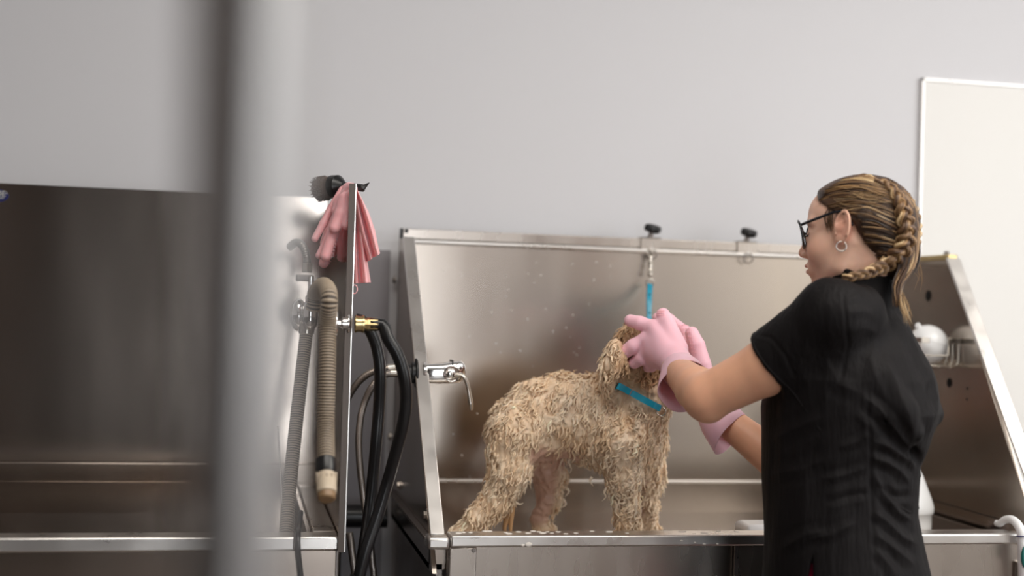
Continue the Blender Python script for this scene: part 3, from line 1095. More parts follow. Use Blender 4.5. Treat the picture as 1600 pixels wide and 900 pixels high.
# ball
rb = .0475
cb = WX(1450, 531, (xo + xi) / 2)
cb[2] = zb + rb + .001
pxb = PX(cb)[0]
fb = thing('float_ball', 'glossy white plastic ball lying in the wire basket', 'ball', cb - [0, 0, rb])
MB().ball(cb, rb, 40).build('ball', M['white'], fb, smooth=180)
MB().torus(cb, (0.2, .1, 1), rb, .0012, 48, 8).build('seam', M['white'], fb, smooth=180)
ld = nrm((-.55, -.05, .85))
mb = MB()
pl = cb + ld * (rb + .005)
mb.torus(pl, (.3, 1, .1), .0050, .0027, 20, 8)
mb.lathe([(.0045, -.008), (.0045, .001)], pl, ld, 12)
mb.build('lug', M['white'], fb, smooth=60)

# jug, soap tray, brush in the right bath
jb = W(1440, 832, 2.80)
jc = np.array([jb[0] - .030, 2.84, ZFL])
jr = lambda n: n * 3.0 / FPX
jt = thing('bottle', 'large white plastic bottle standing in the bath behind the woman', 'bottle', jc)
z0 = ZFL + .001
zs = W(1450, 797, 2.84)[2] - z0
zn = W(1440, 740, 2.84)[2] - z0
zm = W(1432, 695, 2.84)[2] - z0
R = []
for h, r in ((0, .060), (.004, .066), (zs * .55, .067), (zs * .9, .067), (zs * .93, .070), (zs, .0715), (zs + .012, .0715), (zs + .03, .066), (zn, .045), (zn + .03, .027), (zm - .01, .018), (zm, .0165), (zm + .02, .0165)):
    an = np.arange(40) * 2 * math.pi / 40
    ca, sa = np.cos(an), np.sin(an)
    R.append(np.stack([jc[0] + r * np.sign(ca) * np.abs(ca) ** .8, jc[1] + .8 * r * np.sign(sa) * np.abs(sa) ** .8, 0 * an + z0 + h], 1))
MB().loft(R, True).build('bottle_body', M['white'], jt, smooth=60)
MB().lathe([(.019, 0), (.02, .002), (.02, .02), (.018, .022)], (jc[0], jc[1], z0 + zm + .02), (0, 0, 1), 24).build('cap', M['white'], jt)
sb = W(1180, 824, 2.72)
mb = MB()
a, b = W(1161, 830, 2.66), W(1215, 818, 2.66)
mb.box((a[0], 2.64, ZFL + .001), (b[0], 2.72, ZR + .004))
tag(mb.build('soap_block', M['white'], bevel=.012), 'flat white block lying just inside the front rim left of the woman', 'soap')

bp = thing('scrub_brush', 'white handled scrub brush hanging over the front rim at the right edge', 'brush', W(1580, 830, YF))
P = pts([(1556, 838, YF + .075), (1562, 822, YF + .065), (1571, 812, YF + .045), (1583, 813, YF + .015), (1594, 826, YF - .012), (1598, 845, YF - .018), (1600, 870, YF - .018), (1602, 900, YF - .018), (1604, 940, YF - .018)])
P[:5, 2] = np.maximum(P[:5, 2], ZR + .010)
Q = smooth_path(P, 60)
MB().tube(Q, np.interp(np.arange(60), [0, 10, 25, 40, 59], [.007, .0085, .010, .0135, .0145]), 18).build('handle', M['white'], bp, smooth=180)
i = 30
MB().torus(W(1598, 838, YF - .018), (0, .1, 1), .0125, .0012, 24, 8).build('handle_ring', M['navy'], bp, smooth=180)
MB().ball(W(1602, 870, YF - .030), .012, 16, (.8, .35, 1.9)).build('grip_patch', M['green'], bp, smooth=180)
mb = MB()
c = W(1560, 826, YF + .085)
for k in range(150):
    a, b = RNG.uniform(0, 2 * math.pi), RNG.uniform(-.2, 1)
    d = nrm((math.cos(a) - .3, math.sin(a) * .6, b))
    s0 = c + d * .004
    mb.tube([s0, s0 + d * .010, s0 + d * RNG.uniform(.016, .024) + RNG.normal(0, .002, 3)], [.0008, .0007, .0003], 5)
tag(mb.build('bristles', M['bristle'], bp, smooth=0), kind='stuff')

# round brush lying on top of the side panel behind the gloves
bb = thing('round_brush', 'brown bristled round brush with black handle lying on top of the side panel', 'brush', (XB, 2.9, 1.53))
BY = 2.72
c0, c1 = W(497, 293, BY + .08), W(516, 293, BY + .02)
zb_ = 1.528 + .0255
x0 = c1[0]
P0 = np.array([W(498, 294, BY)[0], BY + .03, W(498, 294, BY)[2]])
P1 = np.array([W(522, 292, BY)[0], BY, W(522, 292, BY)[2]])
ax = nrm(P1 - P0)
mb = MB().lathe([(.018, 0), (.0215, .001), (.0235, .014), (.0225, .029)], P0, ax, 40)
mb.build('bristle_head', M['bristle'], bb)
mb = MB()
for k in range(420):
    a, r = RNG.uniform(0, 2 * math.pi), .0215
    e1 = nrm(np.cross(ax, (0, 0, 1)))
    e2 = np.cross(ax, e1)
    rd = math.cos(a) * e1 + math.sin(a) * e2
    s0 = P0 + ax * RNG.uniform(0, .027) + rd * r
    mb.tube([s0, s0 + rd * .003 - ax * .001, s0 + rd * .0045 - ax * .003], [.0006, .0005, .0002], 4, cap=False)
tag(mb.build('bristles', M['bristle'], bb, smooth=0), kind='stuff')
L1 = np.linalg.norm(P1 - P0)
MB().lathe([(.021, L1 * .93), (.0240, L1 * .95), (.0225, L1 * 1.3), (.016, L1 * 1.45), (.008, L1 * 1.6)], P0, ax, 32).build('ferrule', M['rubber'], bb)
H = smooth_path([P1, W(540, 291, BY - .01), W(556, 292.5, BY - .02), W(568, 294, BY - .03)], 20)
MB().tube(H, np.interp(np.arange(20), [0, 8, 19], [.009, .008, .0075]), 12).build('handle', M['black'], bb, smooth=180)
H = smooth_path([W(565, 295, BY - .03), W(570, 291, BY - .03), W(577, 285.5, BY - .035)], 14)
MB().tube(H, np.linspace(.0065, .0008, 14), 10).build('handle_tip', M['black'], bb, smooth=180)

# blurred steel post close to the camera
pt = thing('steel_post', 'blurred satin steel post standing close in front of the left bath', 'post', (0, 0, 0))
DP = .56
top, bot = CAM + ray(394, -60) * DP, CAM + ray(360, 960) * DP
dr = (top - bot) / (top[2] - bot[2])
f0, f1 = bot - dr * (bot[2] - .012), top + dr * (2.98 - top[2])
n = 40
mid = np.linspace(0, 1, n)[:, None]
PP = f0 * (1 - mid) + f1 * mid
zz = PP[:, 2]
rr = np.interp(zz, [0, bot[2], top[2], 2.98], [.0170, .0172, .0228, .024])
fw = np.array([_d[0], _d[1], 0]) / math.hypot(_d[0], _d[1])
vd = nrm(ray(394, 450) * [1, 1, 0])                                    # from the camera to the post
rt = np.array([vd[1], -vd[0], 0])
th = math.radians(31)
e1 = math.cos(th) * (-vd) - math.sin(th) * rt                           # left face looks this way
e2 = math.sin(th) * (-vd) + math.cos(th) * rt
R = []
for i in range(n):
    an = np.arange(64) * 2 * math.pi / 64
    ca, sa = np.cos(an), np.sin(an)
    k_ = rr[i] * .86
    R.append(PP[i] + k_ * ((np.sign(ca) * np.abs(ca) ** .3)[:, None] * e1 + (np.sign(sa) * np.abs(sa) ** .3)[:, None] * e2))
MB().loft(R, True).build('shaft', M['post'], pt, smooth=60)
MB().lathe([(.07, 0), (.07, .008), (.03, .012)], (f0[0], f0[1], 0), (0, 0, 1), 40).build('foot_plate', M['post'], pt)
MB().lathe([(.06, 0), (.06, .006), (.033, .010)], (f1[0], f1[1], 3.0), (0, 0, -1), 40).build('ceiling_plate', M['post'], pt)
# ------------------------------------------------------------------ the two pink gloves draped over the side panel
def glove_on_panel(name, lab, fingers, body, cuff, loop):
    allp = np.array([p for f in fingers for p in f[0]] + list(body[0]))
    t = thing(name, lab, 'glove', (XB + .005, allp[:, 1].mean(), allp[:, 2].min()), 'pink grooming gloves over the panel')

    def fn(P):
        d = None
        for a, b, ra, rb in body[1]:
            e = cap(P, a, b, ra, rb)
            d = e if d is None else smin(d, e, .010)
        for fp, rs in fingers:
            e = None
            for i in range(len(fp) - 1):
                g = cap(P, fp[i], fp[i + 1], rs[i], rs[i + 1])
                e = g if e is None else smin(e, g, .004)
            d = smin(d, e, .0035)
        return d
    lo, hi = allp.min(0) - .03, allp.max(0) + .03
    V, Q = sdf_mesh(fn, lo, hi, .0014)
    mb = MB().add(V, Q)
    for R in cuff:
        mb.loft(R)
    g = mb.build('glove_body', M['pink'], t, smooth=180)
    return t, g


gx = XB - .003


def GL(px, py, off):
    """a spot `off` metres left of the side panel's left face"""
    return WX(px, py, gx - off)


def GF(px, py, Y):
    return W(px, py, Y)


# body of the gloves: a thick folded sheet lying down the left face from the top edge
RT = W(551, 290, 2.60)
zt_ = 1.528
yA, yB = 2.575, 2.68
def ridge(y):
    return np.array([XB + .005, y, zt_ + .007])


def fing(lst, rs):
    return (np.array([W(*p) for p in lst]), [r * 1.14 for r in rs])


fA = [fing([(547, 305, 2.575), (545, 330, 2.575), (541, 352, 2.575)], [.008, .0082, .0078]),
      fing([(538, 310, 2.585), (532, 335, 2.58), (523, 356, 2.575)], [.010, .0105, .0098]),
      fing([(531, 325, 2.60), (520, 365, 2.59), (509, 400, 2.585)], [.0085, .0095, .0092]),
      fing([(523, 340, 2.62), (512, 375, 2.615), (499, 399, 2.61)], [.006, .0072, .0066]),
      fing([(517, 325, 2.64), (505, 350, 2.63), (492, 373, 2.62)], [.006, .0068, .0060])]
bA = [(W(549, 296, 2.59), W(535, 320, 2.585), .008, .011), (W(543, 294, 2.62), W(526, 330, 2.60), .008, .010), (W(535, 296, 2.66), W(520, 322, 2.64), .007, .008),
      (W(549, 296, 2.59), W(543, 294, 2.62), .008, .008), (W(540, 305, 2.60), W(528, 318, 2.61), .010, .010), (W(550.5, 293, 2.58), W(547.5, 292, 2.66), .0065, .006)]
fB = [fing([(527, 350, 2.66), (515, 385, 2.655), (506, 411, 2.65)], [.0085, .0090, .0088]),
      fing([(538, 340, 2.66), (535, 375, 2.655), (534, 402, 2.65)], [.008, .0088, .0084]),
      fing([(544, 340, 2.64), (542, 370, 2.64), (541, 396, 2.64)], [.007, .0078, .0072]),
      fing([(532, 345, 2.69), (524, 378, 2.69), (520, 396, 2.69)], [.007, .0078, .007]),
      fing([(521, 335, 2.70), (512, 360, 2.70), (505, 380, 2.70)], [.006, .0066, .006])]
bB = [(W(546, 300, 2.68), W(537, 345, 2.66), .008, .010), (W(540, 298, 2.72), W(526, 345, 2.68), .008, .010), (W(546, 297, 2.70), W(540, 296, 2.74), .006, .006),
      (W(543, 335, 2.66), W(530, 340, 2.69), .009, .009)]


def folded_cuff(rows, n=36):
    """rows: list of (left px, right px, py left, py right, Y near, Y far): a flattened tube"""
    R = []
    for (xl, yl, xr, yr, Y0, Y1, pinch) in rows:
        a, b = W(xl, yl, Y0), W(xr, yr, Y0)
        back = np.array([0, Y1 - Y0, 0])
        an = np.arange(n) * 2 * math.pi / n
        ring = []
        for x in an:
            u, v = .5 - .5 * math.cos(x), math.sin(x)
            p = a * (1 - u) + b * u + back * (.5 + .5 * np.sign(-v) * abs(v) ** .7 * (.35 + .65 * math.sin(math.pi * min(max(u, .02), .98)) ** .5))
            # a pleat in the near side
            if v > 0:
                p = p + back * pinch * math.exp(-((u - .42) / .12) ** 2)
            ring.append(p)
        R.append(ring)
    return R


cA = [folded_cuff([(546, 291, 556, 290, 2.575, 2.66, .0), (552, 289, 560, 296, 2.575, 2.66, .2), (554.5, 305, 569, 310, 2.575, 2.665, .45), (558, 330, 579, 328, 2.575, 2.67, .6),
                   (564, 362, 590, 358, 2.575, 2.675, .6), (573, 390, 595, 383, 2.575, 2.68, .6), (578, 407.5, 598, 394, 2.575, 2.685, .6)])]
cB = [folded_cuff([(549, 297, 556, 292, 2.66, 2.74, 0), (552.5, 300, 560, 300, 2.64, 2.72, .2), (552.8, 330, 564, 326, 2.61, 2.70, .4), (552.5, 365, 570, 362, 2.60, 2.70, .5),
                   (552.3, 405, 577, 403, 2.60, 2.70, .5), (552, 442.5, 583.5, 441, 2.60, 2.71, .5)])]
tA, gA = glove_on_panel('rubber_glove', 'pink silicone grooming glove draped over the side panel, its fingers in front and shorter', fA,
                        (np.array([b[0] for b in bA]), bA), cA, None)
tB, gB = glove_on_panel('rubber_glove', 'pink silicone grooming glove under the other one, its long flared cuff hanging lowest', fB,
                        (np.array([b[0] for b in bB]), bB), cB, None)
for g in (gA, gB):
    pass


def bristle_rows(parent, fingers, direction, name='bristles', mt='pink', ln=.0035):
    mb = MB()
    d = nrm(direction)
    for fp, rs in fingers:
        Q = smooth_path(fp, 16)
        r = np.interp(np.linspace(0, 1, 16), np.linspace(0, 1, len(rs)), rs)
        tt = nrm(Q[-1] - Q[0])
        side_ = nrm(np.cross(tt, d))
        for i in range(2, 16):
            for s in (-.5, 0, .5):
                dd = nrm(d + side_ * s)
                p = Q[i] + dd * (r[i] - .0006)
                mb.tube([p, p + dd * ln], [.0007, .0004], 5)
    return tag(mb.build(name, M[mt], parent, smooth=0), kind='stuff')


bristle_rows(tA, [fA[2], fA[1]], (1, -.25, -.1))
bristle_rows(tB, [fB[0], fB[1]], (1, -.2, -.1))
MB().torus(W(554, 452, 2.60), (.3, 1, 0), .0055, .0011, 20, 8, 1.5).build('hanging_loop', M['pink'], tB, smooth=180)
# ------------------------------------------------------------------ the wet dog
DY = 2.86


def D(px, py, dy=0.0):
    return W(px, py, DY + dy)


K = 2.95 / FPX                                   # metres per pixel at the dog
dog_tor = [(D(815, 678, 0), 52 * K), (D(850, 655, 0), 58 * K), (D(890, 650, -.01), 60 * K), (D(935, 656, -.03), 63 * K), (D(965, 666, -.04), 64 * K)]
dog_neck = [(D(975, 640, -.05), 52 * K), (D(1000, 610, -.08), 42 * K), (D(1001, 565, -.11), 36 * K)]
dog_legs = [
    [(D(804, 680, -.05), 39 * K), (D(796, 735, -.055), 28 * K), (D(775, 780, -.055), 21 * K), (D(745, 811, -.055), 14 * K), (D(714, 838, -.055), 12 * K)],
    [(D(845, 690, .05), 36 * K), (D(857, 742, .055), 23 * K), (D(857, 778, .055), 16 * K), (D(842, 810, .055), 12 * K), (D(843, 843, .055), 12 * K)],
    [(D(964, 690, -.085), 44 * K), (D(974, 740, -.09), 25 * K), (D(979, 785, -.09), 17 * K), (D(981, 820, -.09), 15 * K), (D(983, 842, -.09), 15 * K)],
    [(D(1006, 690, -.0), 30 * K), (D(1014, 745, .02), 18 * K), (D(1014, 785, .02), 12 * K), (D(1011, 815, .02), 11 * K), (D(1010, 838, .02), 11 * K)],
]
HD = D(1003, 545, -.11)                          # middle of the skull
MZ = nrm((.75, .45, .10))                        # where the muzzle points
SIDE = nrm(np.cross((0, 0, 1), MZ))              # dog's left
EARROOT, EARTIP = D(964, 540, -.175), D(956, 603, -.15)


def dog_core(P):
    d = None
    for i in range(len(dog_tor) - 1):
        e = cap(P, dog_tor[i][0], dog_tor[i + 1][0], dog_tor[i][1], dog_tor[i + 1][1])
        d = e if d is None else smin(d, e, .02)
    d = smin(d, cap(P, D(1000, 690, -.05), D(1008, 640, -.07), 36 * K, 30 * K), .03)
    for i in range(len(dog_neck) - 1):
        d = smin(d, cap(P, dog_neck[i][0], dog_neck[i + 1][0], dog_neck[i][1], dog_neck[i + 1][1]), .025)
    for lg in dog_legs:
        e = None
        for i in range(len(lg) - 1):
            g = cap(P, lg[i][0], lg[i + 1][0], lg[i][1], lg[i + 1][1])
            e = g if e is None else smin(e, g, .012)
        d = smin(d, e, .022)
    # paws reach forward a little
    for lg, f in ((dog_legs[0], .012), (dog_legs[1], .016), (dog_legs[2], .006), (dog_legs[3], .008)):
        p = lg[-1][0].copy()
        r = lg[-1][1]
        p[2] = ZFL + r * .82
        d = smin(d, ell(P, p + [f, -.004, 0], (r * 1.35, r * 1.1, r * .85)), .01)
    # tail stub
    d = smin(d, cap(P, D(786, 650, .01), D(772, 668, .015), 14 * K, 9 * K), .015)
    # head
    d = smin(d, ell(P, HD, (.056, .054, .058)), .02)
    d = smin(d, cap(P, HD + MZ * .03 - [0, 0, .008], HD + MZ * .085 - [0, 0, .016], .033, .021), .015)
    return d


def dog_ear(P):
    d = cap(P, EARROOT, (EARROOT + EARTIP) / 2 + [-.004, -.008, 0], .013, .020)
    d = smin(d, cap(P, (EARROOT + EARTIP) / 2 + [-.004, -.008, 0], EARTIP, .020, .012), .008)
    return d


def dog_sdf(P):
    d = smin(dog_core(P), dog_ear(P), .008)
    return d


def dog_full(P):
    d = dog_sdf(P)
    n1 = vnoise(P * np.array([38, 38, 30]), 3)
    n2 = vnoise(P * np.array([95, 95, 70]) + n1[:, None] * .6, 5)
    clump = .0066 * n1 + .0044 * (1 - 2 * np.abs(n2)) + .0012 * vnoise(P * 210, 9)
    low = np.clip((P[:, 2] - (ZFL + .01)) / .05, .25, 1)
    return np.maximum(d - clump * low, (ZFL + .0005) - P[:, 2])


lo = np.array([D(690, 830, 0)[0], DY - .27, ZFL - .012])
hi = np.array([D(1085, 480, 0)[0], DY + .16, D(1000, 478, -.1)[2] + .02])
V, Q = sdf_mesh(dog_full, lo, hi, .0032)
NV = normals(V, Q)

CREAM = np.array(srgb(236, 208, 174)[:3])
PALE = np.array(srgb(248, 232, 210)[:3])
TAN = np.array(srgb(204, 162, 118)[:3])
BROWN = np.array(srgb(152, 112, 72)[:3])
PINKS = np.array(srgb(190, 142, 128)[:3])


def coat(P):
    """natural colour of the coat at a spot on the dog"""
    n = vnoise(P * 26, 21)[:, None] * .5 + .5
    m = vnoise(P * 90, 23)[:, None] * .5 + .5
    c = CREAM * (1 - n) + PALE * n
    c = c * (1 - .5 * m) + TAN * .5 * m
    head = np.clip((P[:, 2] - D(1000, 620, -.1)[2]) / .05, 0, 1) * np.clip((P[:, 0] - D(935, 600, -.1)[0]) / .03, 0, 1)
    c = c * (1 - .65 * head[:, None]) + (BROWN * .55 + TAN * .45) * .65 * head[:, None]
    return c


XYd = PX(V)
pink = np.clip(1 - polydist(XYd, [(840, 712), (870, 722), (893, 715)])[0] / 22, 0, 1) * (NV[:, 2] < .35)
inner = np.clip(1.3 - polydist(XYd, [(850, 725), (848, 760), (840, 800)])[0] / 22, 0, 1) * (V[:, 1] > DY + .01)
fore = np.clip(1 - polydist(XYd, [(1004, 755), (1001, 800)])[0] / 10, 0, 1) * (V[:, 1] > DY - .05) * .8
pk = np.clip(1.6 * np.maximum(np.maximum(pink, inner), fore), 0, 1)[:, None] * .7
Cb = coat(V) * (1 - pk) + PINKS * pk
dog = MB().add(V, Q, Cb).build('dog', M['fur'], None, smooth=180, base=(D(900, 700)[0], DY, ZFL), color=True)
tag(dog, 'wet cream coloured curly dog standing in the steel bath, head held by pink gloves', 'dog')

# curls and wet locks of the coat
tri = np.vstack([Q[:, [0, 1, 2]], Q[:, [0, 2, 3]]])
ar = np.linalg.norm(np.cross(V[tri[:, 1]] - V[tri[:, 0]], V[tri[:, 2]] - V[tri[:, 0]]), axis=1) / 2
cdf = np.cumsum(ar) / ar.sum()
NL = 3900
ti = np.searchsorted(cdf, RNG.random(NL))
bc = RNG.dirichlet((1, 1, 1), NL)
S0 = (V[tri[ti]] * bc[..., None]).sum(1)
SN = nrm_ = NV[tri[ti, 0]]
pkS = pk[tri[ti, 0], 0]
keep = (pkS < .35) & (S0[:, 2] > ZFL + .012)
S0, SN = S0[keep], SN[keep]
CO = coat(S0)
zone_head = (S0[:, 2] > D(1000, 640, -.1)[2]) & (S0[:, 0] > D(948, 600, -.1)[0])
zone_chest = (~zone_head) & (S0[:, 0] > D(925, 700, 0)[0])


def grad_n(P, e=.002):
    g = np.stack([dog_sdf(P + np.eye(3)[k] * e) - dog_sdf(P - np.eye(3)[k] * e) for k in range(3)], 1)
    return g / (np.linalg.norm(g, axis=1)[:, None] + 1e-9)


NS = 9
N0 = grad_n(S0)
down = np.array([0, 0, -1.0])
flow = np.tile(down, (len(S0), 1)) + RNG.normal(0, .28, (len(S0), 3)) + np.array([-.22, 0, 0])
topness = np.clip(N0[:, 2], 0, 1)[:, None]
flow += topness * np.array([-.5, -.9, 0]) + RNG.normal(0, .5, (len(S0), 3)) * topness
flow -= (flow * N0).sum(1)[:, None] * N0
flow /= np.linalg.norm(flow, axis=1)[:, None]
sidev = np.cross(flow, N0)
length = np.where(zone_head, RNG.uniform(.022, .045, len(S0)), np.where(zone_chest, RNG.uniform(.02, .042, len(S0)), RNG.uniform(.016, .034, len(S0))))
amp = np.where(zone_head, .0038, np.where(zone_chest, .0046, .0028)) * RNG.uniform(.5, 1.4, len(S0))
frq = RNG.uniform(1.0, 2.3, len(S0)) * np.where(zone_chest | zone_head, 1.25, .9)
pha = RNG.uniform(0, 6.28, len(S0))
lift0 = RNG.uniform(.0005, .0025, len(S0))
curlout = RNG.uniform(0, .008, len(S0)) * (RNG.random(len(S0)) < .5)
rad = RNG.uniform(.0015, .0030, len(S0)) * np.where(RNG.random(len(S0)) < .3, 1.45, 1)
path = np.zeros((len(S0), NS, 3))
p = S0.copy()
st = (length / (NS - 1))[:, None]
for k in range(NS):
    q = k / (NS - 1)
    n = grad_n(p)
    d = dog_sdf(p)
    # stay on the coat, hang free under the belly
    fl = flow * .75 + down * .25
    fl = fl - np.minimum((fl * n).sum(1), 0)[:, None] * n
    fl /= np.linalg.norm(fl, axis=1)[:, None]
    sv = np.cross(fl, n)
    w = (np.sin(q * frq * 6.28 + pha) - np.sin(pha)) * amp * (.3 + q)
    path[:, k] = p + sv * w[:, None] + n * (lift0 + curlout * q * q + .0012 * np.cos(q * frq * 6.28 + pha))[:, None]
    p = p + fl * st
    dd = dog_sdf(p)
    p = p + n * np.where(dd < .0005, .0005 - dd, np.where(dd > .010, (.010 - dd) * .3, 0))[:, None]
path[:, :, 2] = np.maximum(path[:, :, 2], ZFL + .002)
prof = np.array([.55, .95, 1.1, 1.1, 1.0, .85, .65, .42, .12])
PCOL = [(966, 603), (985, 613), (1005, 624), (1022, 633), (1031, 638)]
dcol = polydist(PX(path.reshape(-1, 3)), PCOL)[0].reshape(len(S0), NS).min(1)
clear = (dcol < 7) & (path[:, :, 1].mean(1) < DY - .05)
mb = MB()
for i in range(len(S0)):
    if clear[i]:
        continue
    v = RNG.normal(.02, .11)
    c = np.clip(CO[i] * (1 + v) + np.array([.02, .012, 0]) * RNG.random(), 0, 1)
    mb.tube(path[i], rad[i] * prof, 5, col=np.tile(c, (NS, 1)), flat=.6)
fur = mb.build('coat_curls', M['fur'], dog, smooth=180, color=True)
tag(fur, kind='stuff')

# hanging wisps under the belly and elbows, curled tips on the far legs
mb = MB()
W_ = [([(893, 714), (889, 722), (893, 733), (890, 740)], -.02), ([(880, 712), (876, 724), (872, 735)], 0), ([(948, 762), (944, 770), (947, 776), (941, 783)], -.09),
      ([(955, 765), (952, 775), (954, 785)], -.09), ([(962, 768), (962, 780), (958, 786)], -.09), ([(925, 745), (922, 752), (927, 760)], -.07),
      ([(883, 745), (888, 752), (884, 760), (878, 762)], .055), ([(884, 762), (889, 768), (883, 776)], .055), ([(880, 780), (884, 788), (876, 794)], .055),
      ([(815, 740), (822, 752), (828, 757)], -.06), ([(805, 785), (812, 788), (818, 786)], -.06), ([(1023, 760), (1029, 768), (1026, 776), (1020, 774), (1021, 768)], 0),
      ([(1030, 715), (1034, 726), (1029, 738), (1032, 750)], -.02), ([(1015, 792), (1022, 800), (1020, 812), (1024, 816)], 0), ([(1002, 745), (998, 758), (1001, 768), (994, 774)], -.08)]
for l, dy in W_:
    P = smooth_path(np.array([D(a, b, dy) for a, b in l]), 14)
    mb.tube(P, .0028 * np.linspace(1.2, .15, 14), 6, col=np.tile(PALE * .9 + TAN * .1, (14, 1)))
for l, dy, r in (([(797, 785), (795, 800), (789, 822), (789, 830)], -.045, .010), ([(800, 785), (799, 800), (798, 822), (798, 832)], -.05, .008)):
    P = smooth_path(np.array([D(a, b, dy) for a, b in l]), 14)
    mb.tube(P, r * np.linspace(1.2, .35, 14), 8, col=np.tile(TAN, (14, 1)))
tag(mb.build('hanging_wisps', M['fur'], dog, smooth=180, color=True), kind='stuff')

# face on the side turned away
MB().ball(HD + MZ * .108 - [0, 0, .012], .012, 16, (1, 1, .8)).build('nose', M['nose'], dog, smooth=180)
for s in (1, -1):
    MB().ball(HD + MZ * .045 + SIDE * .026 * s + [0, 0, .014], .0085, 14).build('eye', M['nose'], dog, smooth=180)
# the far ear
def ear_far(P):
    c = HD - MZ * .01
    o_ = c - SIDE * .058
    if (SIDE[1] < 0):
        o_ = c + SIDE * .058 * -1
    return smin(cap(P, o_ + [0, 0, .01], o_ + [0, .004, -.03], .012, .019), cap(P, o_ + [0, .004, -.03], o_ + [0, 0, -.065], .019, .011), .008)


# collar: strap round the neck, lower at the throat
cc = D(1001, 624, -.085)
pc = [(966, 603), (985, 613), (1005, 624), (1022, 633), (1031, 638)]
front = []
for a, b in pc:
    h = hit(a, b, lambda P: dog_sdf(P) - .0105)
    front.append(h if h is not None else D(a, b, -.12))
front = np.array(front)
mid = front.mean(0)
ctr = np.array([mid[0] + .004, front[:, 1].mean() + .055, mid[2]])
backp = []
for f in front[::-1]:
    r_ = f - ctr
    backp.append(ctr + np.array([r_[0], -r_[1] * 1.0, r_[2]]))
loop = np.vstack([front, backp[1:-1]])
L = smooth_path(loop, 90, closed=True)[:-1]
nn = nrm(np.cross(L[0] - L[30], L[0] - L[60]))
if nn[2] < 0:
    nn = -nn
R = []
for i in range(len(L)):
    t_ = nrm(L[(i + 1) % len(L)] - L[i - 1])
    o_ = nrm(np.cross(t_, nn))
    R.append([L[i] + nn * .0068 * a + o_ * .0013 * b for a, b in ((-1, -1), (1, -1), (1, 1), (-1, 1))])
R.append(R[0])
coll = MB().loft(R).build('collar', M['blue'], dog, smooth=40)
MB().torus(front[-1] + np.array([.001, -.006, -.006]), (.5, 1, .1), .0095, .0017, 28, 10).build('collar_ring', M['nickel'], coll, smooth=180)
MB().tube([front[1] + nn * .007, front[1] - nn * .007], .0022, 8).build('collar_slider', M['nickel'], coll)
# ------------------------------------------------------------------ the woman
WY = 2.30
KW = 2.49 / FPX
HF0 = np.array([-.666, .746, 0])
HP = math.radians(5)
HFv = nrm(HF0 * math.cos(HP) - np.array([0, 0, math.sin(HP)]))
HLv = nrm(np.array([-.746, -.666, 0]))
HUv = np.cross(HFv, HLv)
HR = np.stack([HFv, HLv, HUv])                   # rows: face forward, her left, up
HO = W(1341, 369, WY)


def hl(f, l, u):
    return HO + f * HFv + l * HLv + u * HUv


def loc(P):
    return (P - HO) @ HR.T


TF, TL = HF0, HLv
ARM_M = W(1196, 575, 2.275)
ARM_S, ARM_E, ARM_W = W(1300, 492, 2.19), W(1104, 621, 2.34), W(1056, 577, 2.555)
RARM_S, RARM_E, RARM_W = W(1345, 500, 2.44), W(1276, 768, 2.485), W(1108, 636, 2.655)


def face_sdf(P):
    q = loc(P)
    al = np.stack([q[:, 0], np.abs(q[:, 1]), q[:, 2]], 1)
    d = ell(q, (-.008, 0, .030), (.093, .072, .076))
    d = smin(d, ell(q, (.030, 0, .045), (.0575, .058, .050)), .02)
    d = smin(d, ell(al, (.040, .012, -.022), (.050, .046, .062)), .02)
    d = smin(d, cap(al, (.070, 0, -.082), (.012, .048, -.058), .019, .017), .022)
    d = smin(d, cap(al, (.012, .048, -.058), (-.004, .056, -.015), .017, .016), .02)
    d = smin(d, ell(q, (.080, 0, -.086), (.016, .018, .014)), .012)
    # brows, sockets, lids
    d = smin(d, cap(al, (.084, .012, .030), (.066, .048, .031), .0075, .006), .012)
    d = smax(d, -ell(al, (.093, .031, .013), (.013, .017, .011)), .012)
    d = smin(d, ell(al, (.070, .031, .013), (.0135, .0150, .0125)), .004)
    # cheeks
    d = smin(d, ell(al, (.055, .040, -.020), (.026, .022, .024)), .02)
    # nose
    d = smin(d, cap(q, (.087, 0, .022), (.108, 0, -.020), .0075, .0092), .010)
    d = smin(d, ell(q, (.1085, 0, -.022), (.0095, .0095, .0085)), .006)
    d = smin(d, ell(al, (.100, .0115, -.026), (.0090, .0065, .0070)), .005)
    d = smax(d, -ell(al, (.103, .0070, -.034), (.0048, .0028, .004)), .002)
    # mouth
    d = smin(d, ell(q, (.086, 0, -.053), (.014, .028, .022)), .012)
    d = smin(d, ell(q, (.0985, 0, -.0475), (.0065, .020, .0052)), .004)
    d = smin(d, ell(q, (.0965, 0, -.0590), (.0070, .0185, .0058)), .004)
    d = smax(d, -cap(al, (.1045, 0, -.0530), (.092, .0235, -.0530), .0018, .001), .003)
    d = smax(d, -ell(q, (.1, 0, -.072), (.006, .016, .005)), .008)
    return d


